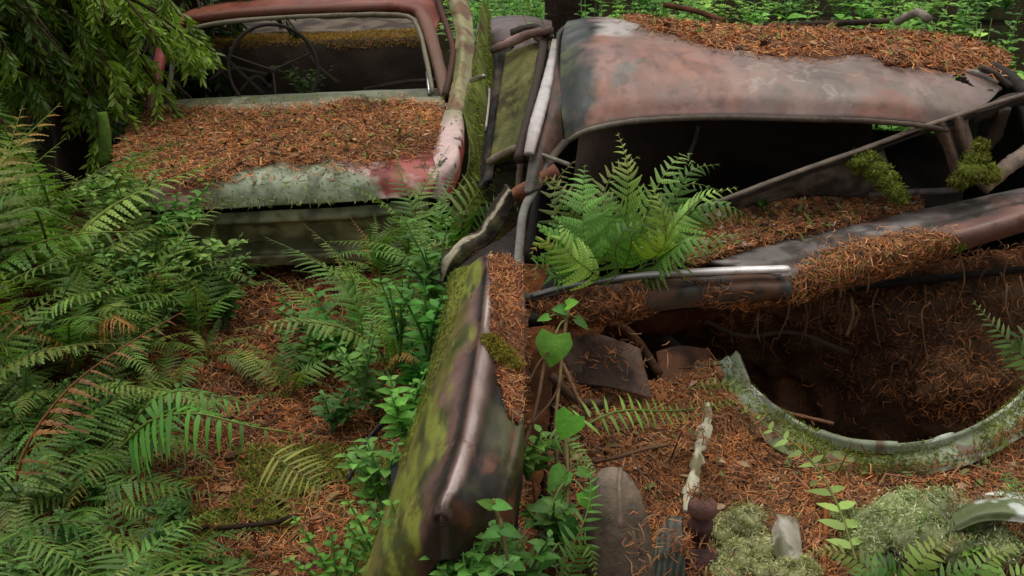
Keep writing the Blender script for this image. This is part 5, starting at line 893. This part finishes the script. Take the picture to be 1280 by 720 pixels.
for x, y, h in [(60, 470, .4), (170, 480, .35), (30, 560, .4), (120, 560, .35), (200, 560, .26), (40, 660, .3), (130, 640, .28), (230, 660, .2), (90, 740, .25), (180, 740, .22), (262, 735, .14), (240, 760, .16)]:
    bushy(x, y, h, 'small leafy plant growing between the ferns of the near bank', 'small plants among the bank ferns', 5, .045, .026, S(66, 98, 46), per=8)
for x, y, d, h, c, lb in [(505, 560, 2.42, .2, S(92, 134, 66), 'light green plant covering the middle of the mossy edge of the wing'), (535, 450, 2.72, .24, S(70, 116, 50), 'darker plant with wide leaves against the upper half of the mossy wing'), (480, 640, 2.3, .2, S(96, 138, 74), 'pale sprig before the lower half of the mossy wing'), (545, 385, 2.85, .26, S(76, 114, 56), 'leafy sprig at the rounded back end of the front wing')]:
    bushy(x, y, h, lb, 'plants along the mossy wing', 5, .055, .032, c, .12, d=d, per=7)
for x, y, d, h, c, lb in [(655, 750, 1.86, .2, S(78, 116, 56), 'leafy clump hiding the gap between the open end of the wing and the headlamp bowl'), (690, 690, 1.98, .17, S(70, 108, 50), 'dark leafy plant behind the bright round leaves left of the headlamp bowl'), (660, 600, 2.12, .16, S(88, 124, 60), 'small leafy plant on the inner edge of the wing'), (500, 445, 2.85, .28, S(88, 136, 60), 'bright broad leaved plant leaning over the upper mossy wing'), (455, 500, 2.8, .24, S(96, 136, 70), 'pale broad leaved plant between the path and the lower wing'), (585, 765, 1.72, .15, S(92, 132, 70), 'leafy sprig in front of the dark open end of the wing'), (500, 690, 2.1, .16, S(84, 124, 60), 'small sprig overlapping the lower mossy flank of the wing')]:
    bushy(x, y, h, lb, 'plants along the mossy wing', 5, .045, .026, c, .1, d=d, per=6)
for x, y, d, h, lb in [(165, 290, 4.35, .36, 'tall leafy shrub covering the left end of the olive rear panel'), (215, 310, 4.3, .3, 'leafy shrub in front of the left third of the olive rear panel'), 
   (235, 335, 4.2, .16, 'low leafy shrub before the left half of the olive rear panel')]:
    bushy(x, y, h, lb, 'leafy shrubs against the saloon', 8, .06, .034, random.choice([S(84, 122, 60), S(98, 132, 76)]), .26, d=d, per=9)
bushy(385, 128, .26, 'sprig growing inside the saloon behind the steering wheel', 'sprigs growing on the saloon', 6, .07, .03, S(92, 120, 66), .2, d=6.1, per=6)
for x, y, d, h, lb in [(1205, 700, 2.0, .09, 'tiny sprig at the foot of the lichen cushion by the corner fern'), (955, 262, 2.95, .05, 'tiny green seedling on the needles of the dashboard'), (1095, 160, 4.3, .22, 'green sprig seen through the far end of the windscreen opening')]:
    bushy(x, y, h, lb, 'sprigs growing on the front wreck', 4 if d < 4 else 7, .03 if d < 4 else .06, .018 if d < 4 else .035, S(84, 124, 56), .06 if d < 4 else .15, d=d, per=5)
bushy(225, 222, .07, 'small bright seedlings rooted at the left end of the needle mat on the lid', 'sprigs growing on the saloon', 6, .05, .03, S(90, 130, 60), .25, d=4.72, per=3)
# ================================================================== CONIFERS, TRUNKS AND THE UNDERGROWTH BEHIND
def conifer(label, X, Y, H, limbs, seed, col, group='conifers at the left'):
    random.seed(seed); base = V(X, Y, float(gz(X, Y))-.05); r = thing('conifer_tree', label, 'tree', base, group)
    mb = MB(); tube(mb, [base, base+V(.02, .02, H*.4), base+V(-.02, .05, H)], [.1, .075, .02], S(58, 46, 36), ns=12, n=30, jit=.12); tr = mb.build('trunk', M_BARK, r)
    mc, ml = MB(), MB(); vs, qs, cs = [], [], []; m = 0
    for az, z0, ln, dr in limbs:
        d0 = V(cos(az), sin(az), 0); s0 = base+V(0, 0, z0)
        pts = [s0+d0*ln*t+V(0, 0, ln*(.25*t-dr*t*t)) for t in (0, .33, .66, 1)]
        c, T = tube(ml, pts, [.018, .012, .008, .003], S(70, 56, 40), ns=6, n=20)
        for j in range(int(26*ln)):
            t = .15+.85*random.random(); i = min(19, int(t*19)); sd = random.choice((-1, 1))
            sv = np.cross(T[i], (0, 0, 1))*sd; tw = nrm(T[i]*.6+sv*random.uniform(.2, 1)+V(0, 0, -random.uniform(.1, .9))); tl = random.uniform(.1, .22)*(1.1-.4*t)
            c2 = c[i]; cb = col*random.uniform(.6, 1.5)
            for k in range(12):
                q = (k+.5)/12; p = c2+tw*tl*q+V(0, 0, -.05*q*q*tl*3)
                for e in (-1, 1):
                    s2 = nrm(np.cross(tw, V(*RNG.normal(size=3))*.5+V(0, 0, 1)))*e; dv = nrm(tw*.8+s2*.8+V(0, 0, -.25)); L = random.uniform(.035, .065); w = nrm(np.cross(dv, V(*RNG.normal(size=3))))*L*.13
                    vs += [p-w*.4, p+w*.4, p+dv*L*.55+w, p+dv*L*.55-w, p+dv*L]; qs += [[m, m+1, m+2, m+3]]; cs += [cb*.9]*4+[cb*1.15]
                    tl_t.append([m+3, m+2, m+4]); m += 5
    mc.add(np.array(vs), qs, tl_t, np.array(cs)); mc.build('crown', M_FERN, r); ml.build('limbs', M_BARK, r); tl_t.clear()
tl_t = []
random.seed(9)
def ring_limbs(n, z0, z1, l0, l1, a0=0, a1=2*pi): return [(random.uniform(a0, a1), random.uniform(z0, z1), random.uniform(l0, l1), random.uniform(.5, .95)) for _ in range(n)]
conifer('young conifer with drooping sprays overlapping the left corner of the saloon window', -2.3, 5.75, 3.2, ring_limbs(60, .62, 1.6, .5, 1.0, -2.8, .3)+ring_limbs(12, 1.6, 2.6, .4, .7)+[(-.55, 1.0, 1.0, .45), (-.75, 1.1, 1.0, .5), (-.4, .95, .85, .5), (-.9, .8, .8, .4)], 61, S(96, 120, 56))
conifer('mid green conifer behind the tall pale fern at the left photo edge', -2.75, 5.0, 3.4, ring_limbs(64, .62, 1.8, .6, 1.0, -2.4, 1.2)+ring_limbs(10, 1.6, 2.8, .4, .7), 62, S(80, 104, 50))
conifer('shaded conifer standing farthest back in the dark top left corner', -2.6, 7.0, 3.8, ring_limbs(46, .4, 2.0, .7, 1.3)+ring_limbs(8, 1.8, 3., .4, .8), 63, S(50, 72, 36))  # this crown and the next are coloured darker to carry the shade there
conifer('dark conifer behind the mossy stake and left of the saloon', -1.9, 6.7, 3.4, ring_limbs(36, .3, 1.3, .5, .8), 64, S(48, 68, 34))
def trunk_tree(label, X, Y, R, H, col, seed, cl=True):
    random.seed(seed); base = V(X, Y, float(gz(X, Y))-.1); r = thing('tree', label, 'tree', base, 'tree trunks behind the wrecks')
    mb = MB(); tube(mb, [base, base+V(0, 0, .25), base+V(.03, 0, 1.2), base+V(.05, .05, H)], [R*1.5, R*1.1, R, R*.6], col, ns=16, n=40, jit=.12); mb.build('trunk', M_BARK, r)
    mc, ml = MB(), MB()
    for k in range(16):
        a = random.uniform(0, 2*pi); z = H*random.uniform(.5, 1); ln = random.uniform(.8, 1.6); d0 = V(cos(a), sin(a), -.1)
        c, T = tube(ml, [base+V(.05, .03, z), base+V(.05, .03, z)+d0*ln*.5+V(0, 0, .1), base+V(.05, .03, z)+d0*ln], [.03, .02, .006], col, ns=6, n=10)
        for j in range(50):
            i = random.randint(2, 9); leaf(mc, c[i]+RNG.normal(size=3)*.16, RNG.normal(size=3)+V(0, 0, -.5), RNG.normal(size=3)+V(0, 0, 1), .1, .045, S(48, 76, 34)*random.uniform(.6, 1.4), rows=4)
    ml.build('limbs', M_BARK, r); mc.build('crown', M_LEAF, r)
trunk_tree('dark tree trunk rising behind the gap between the two wrecks', .42, 8.6, .2, 5.5, S(52, 40, 32), 71)
trunk_tree('dark tree trunk in the shade behind the conifers', -2.2, 8.4, .22, 5.5, S(40, 33, 28), 72)
trunk_tree('slim trunk in the shade behind the tall fern at the left edge', -3.1, 6.6, .1, 5, S(44, 36, 28), 73)
mb = MB(); tube(mb, [P(133, 205, 4.95), P(131, 165, 4.95), P(127, 140, 4.96)], [.03, .027, .022], S(92, 120, 48), ns=10, jit=.25); tag(mb.build('mossy_stake', M_MOSSY), 'short mossy green stake standing left of the needle covered lid', 'stake')
random.seed(81)
LBL = ['bright leafy shrub directly behind the long roof of the front wreck', 'leafy shrub farther back at the top edge of the photo']
for k in range(100):
    far = k >= 52
    x = random.uniform(575, 1340); Yd = random.uniform(8.0, 15) if far else random.uniform(5.2, 7.2)
    if not far and x < 720: Yd = random.uniform(8.6, 9.6)
    q = P(x, 20, Yd); b = V(q[0], Yd, float(gz(q[0], Yd))); h = random.uniform(.75, 1.2) if not far else random.uniform(.5, 1.1)
    bushy(0, 0, h, LBL[far], ['shrubs behind the front wreck', 'shrubs at the top edge of the photo'][far], 8, random.uniform(.07, .13), random.uniform(.045, .075), random.choice([S(88, 140, 56), S(108, 156, 70), S(76, 122, 50), S(122, 160, 88)]), .5, base=b, per=9)
for x, Yd, h, lb in [(1180, 5.2, 1.1, 'tall leafy shrub above the torn end of the brown roof'), (1235, 5.6, 1.15, 'bushy shrub behind the right end of the needle heap on the roof'), (1300, 5.0, 1.05, 'shrub crowding the right end of the brown roof'), (1265, 5.0, 1.05, 'leafy shrub just behind the torn corner of the brown roof'), (1330, 4.4, .9, 'shrub at the right photo edge level with the roof rail')]:
    q = P(x, 20, Yd); bushy(0, 0, h, lb, 'shrubs at the right end of the roof', 9, .1, .055, S(90, 122, 62), .4, base=V(q[0], Yd, .2), per=9)
def simple_log(label, q, r, col): 
    mb = MB(); tube(mb, [P(*a) for a in q], r, col, ns=10, jit=.2, n=30); tag(mb.build('fallen_branch', M_BARK), label, 'branch', 'fallen branches behind the roof')
simple_log('grey fallen branch lying behind the needles on the roof', [(960, 32, 5.2), (1040, 29, 5.3), (1110, 26, 5.5)], .014, S(70, 58, 50))
simple_log('pale broken branch sticking up behind the right half of the roof', [(1120, 28, 5.6), (1146, 16, 5.5), (1160, 24, 5.3)], .02, S(130, 118, 108))
simple_log('rusty brown fallen branch behind the middle of the roof', [(830, 6, 6.5), (870, 14, 6.4), (905, 26, 6.2)], .016, S(96, 62, 44))
# ================================================================== CAMERA AND LIGHT
cd = bpy.data.cameras.new('camera'); cd.lens = 36*FPX/1280; cd.sensor_width = 36; cd.clip_end = 500; cd.clip_start = .05
co = bpy.data.objects.new('camera', cd); COL.objects.link(co); co.location = CAM; co.rotation_euler = (pi/2-TH, 0, 0); SC.camera = co
SUN_EL, SUN_AZ = radians(66), radians(-75)          # high, from behind and left of the wrecks
sd = Sd = bpy.data.lights.new('sun', 'SUN'); sd.energy = 1.25; sd.angle = radians(50); sd.color = (1., .94, .84)
so = bpy.data.objects.new('sun', sd); COL.objects.link(so); so.location = (0, 0, 12)
so.rotation_euler = (radians(90)-SUN_EL, 0, SUN_AZ+pi)
w = bpy.data.worlds.new('World'); SC.world = w; w.use_nodes = True
nt = w.node_tree; bg = nt.nodes['Background']; sky = nt.nodes.new('ShaderNodeTexSky'); sky.sky_type = 'NISHITA'; sky.sun_disc = False
sky.sun_elevation = SUN_EL; sky.sun_rotation = SUN_AZ; sky.air_density = 1.0; sky.dust_density = 4.0; sky.ozone_density = .6
hs = nt.nodes.new('ShaderNodeHueSaturation'); hs.inputs['Saturation'].default_value = .12
nt.links.new(sky.outputs['Color'], hs.inputs['Color']); nt.links.new(hs.outputs['Color'], bg.inputs['Color']); bg.inputs['Strength'].default_value = .125
SC.view_settings.view_transform = 'Standard'; SC.view_settings.look = 'None'; SC.view_settings.gamma = 1; SC.view_settings.exposure = 0.27; SC.view_settings.use_curve_mapping = False
SC.cycles.use_denoising = True; SC.cycles.max_bounces = 6; SC.cycles.diffuse_bounces = 3; SC.cycles.glossy_bounces = 3; SC.cycles.transmission_bounces = 4; SC.cycles.transparent_max_bounces = 4
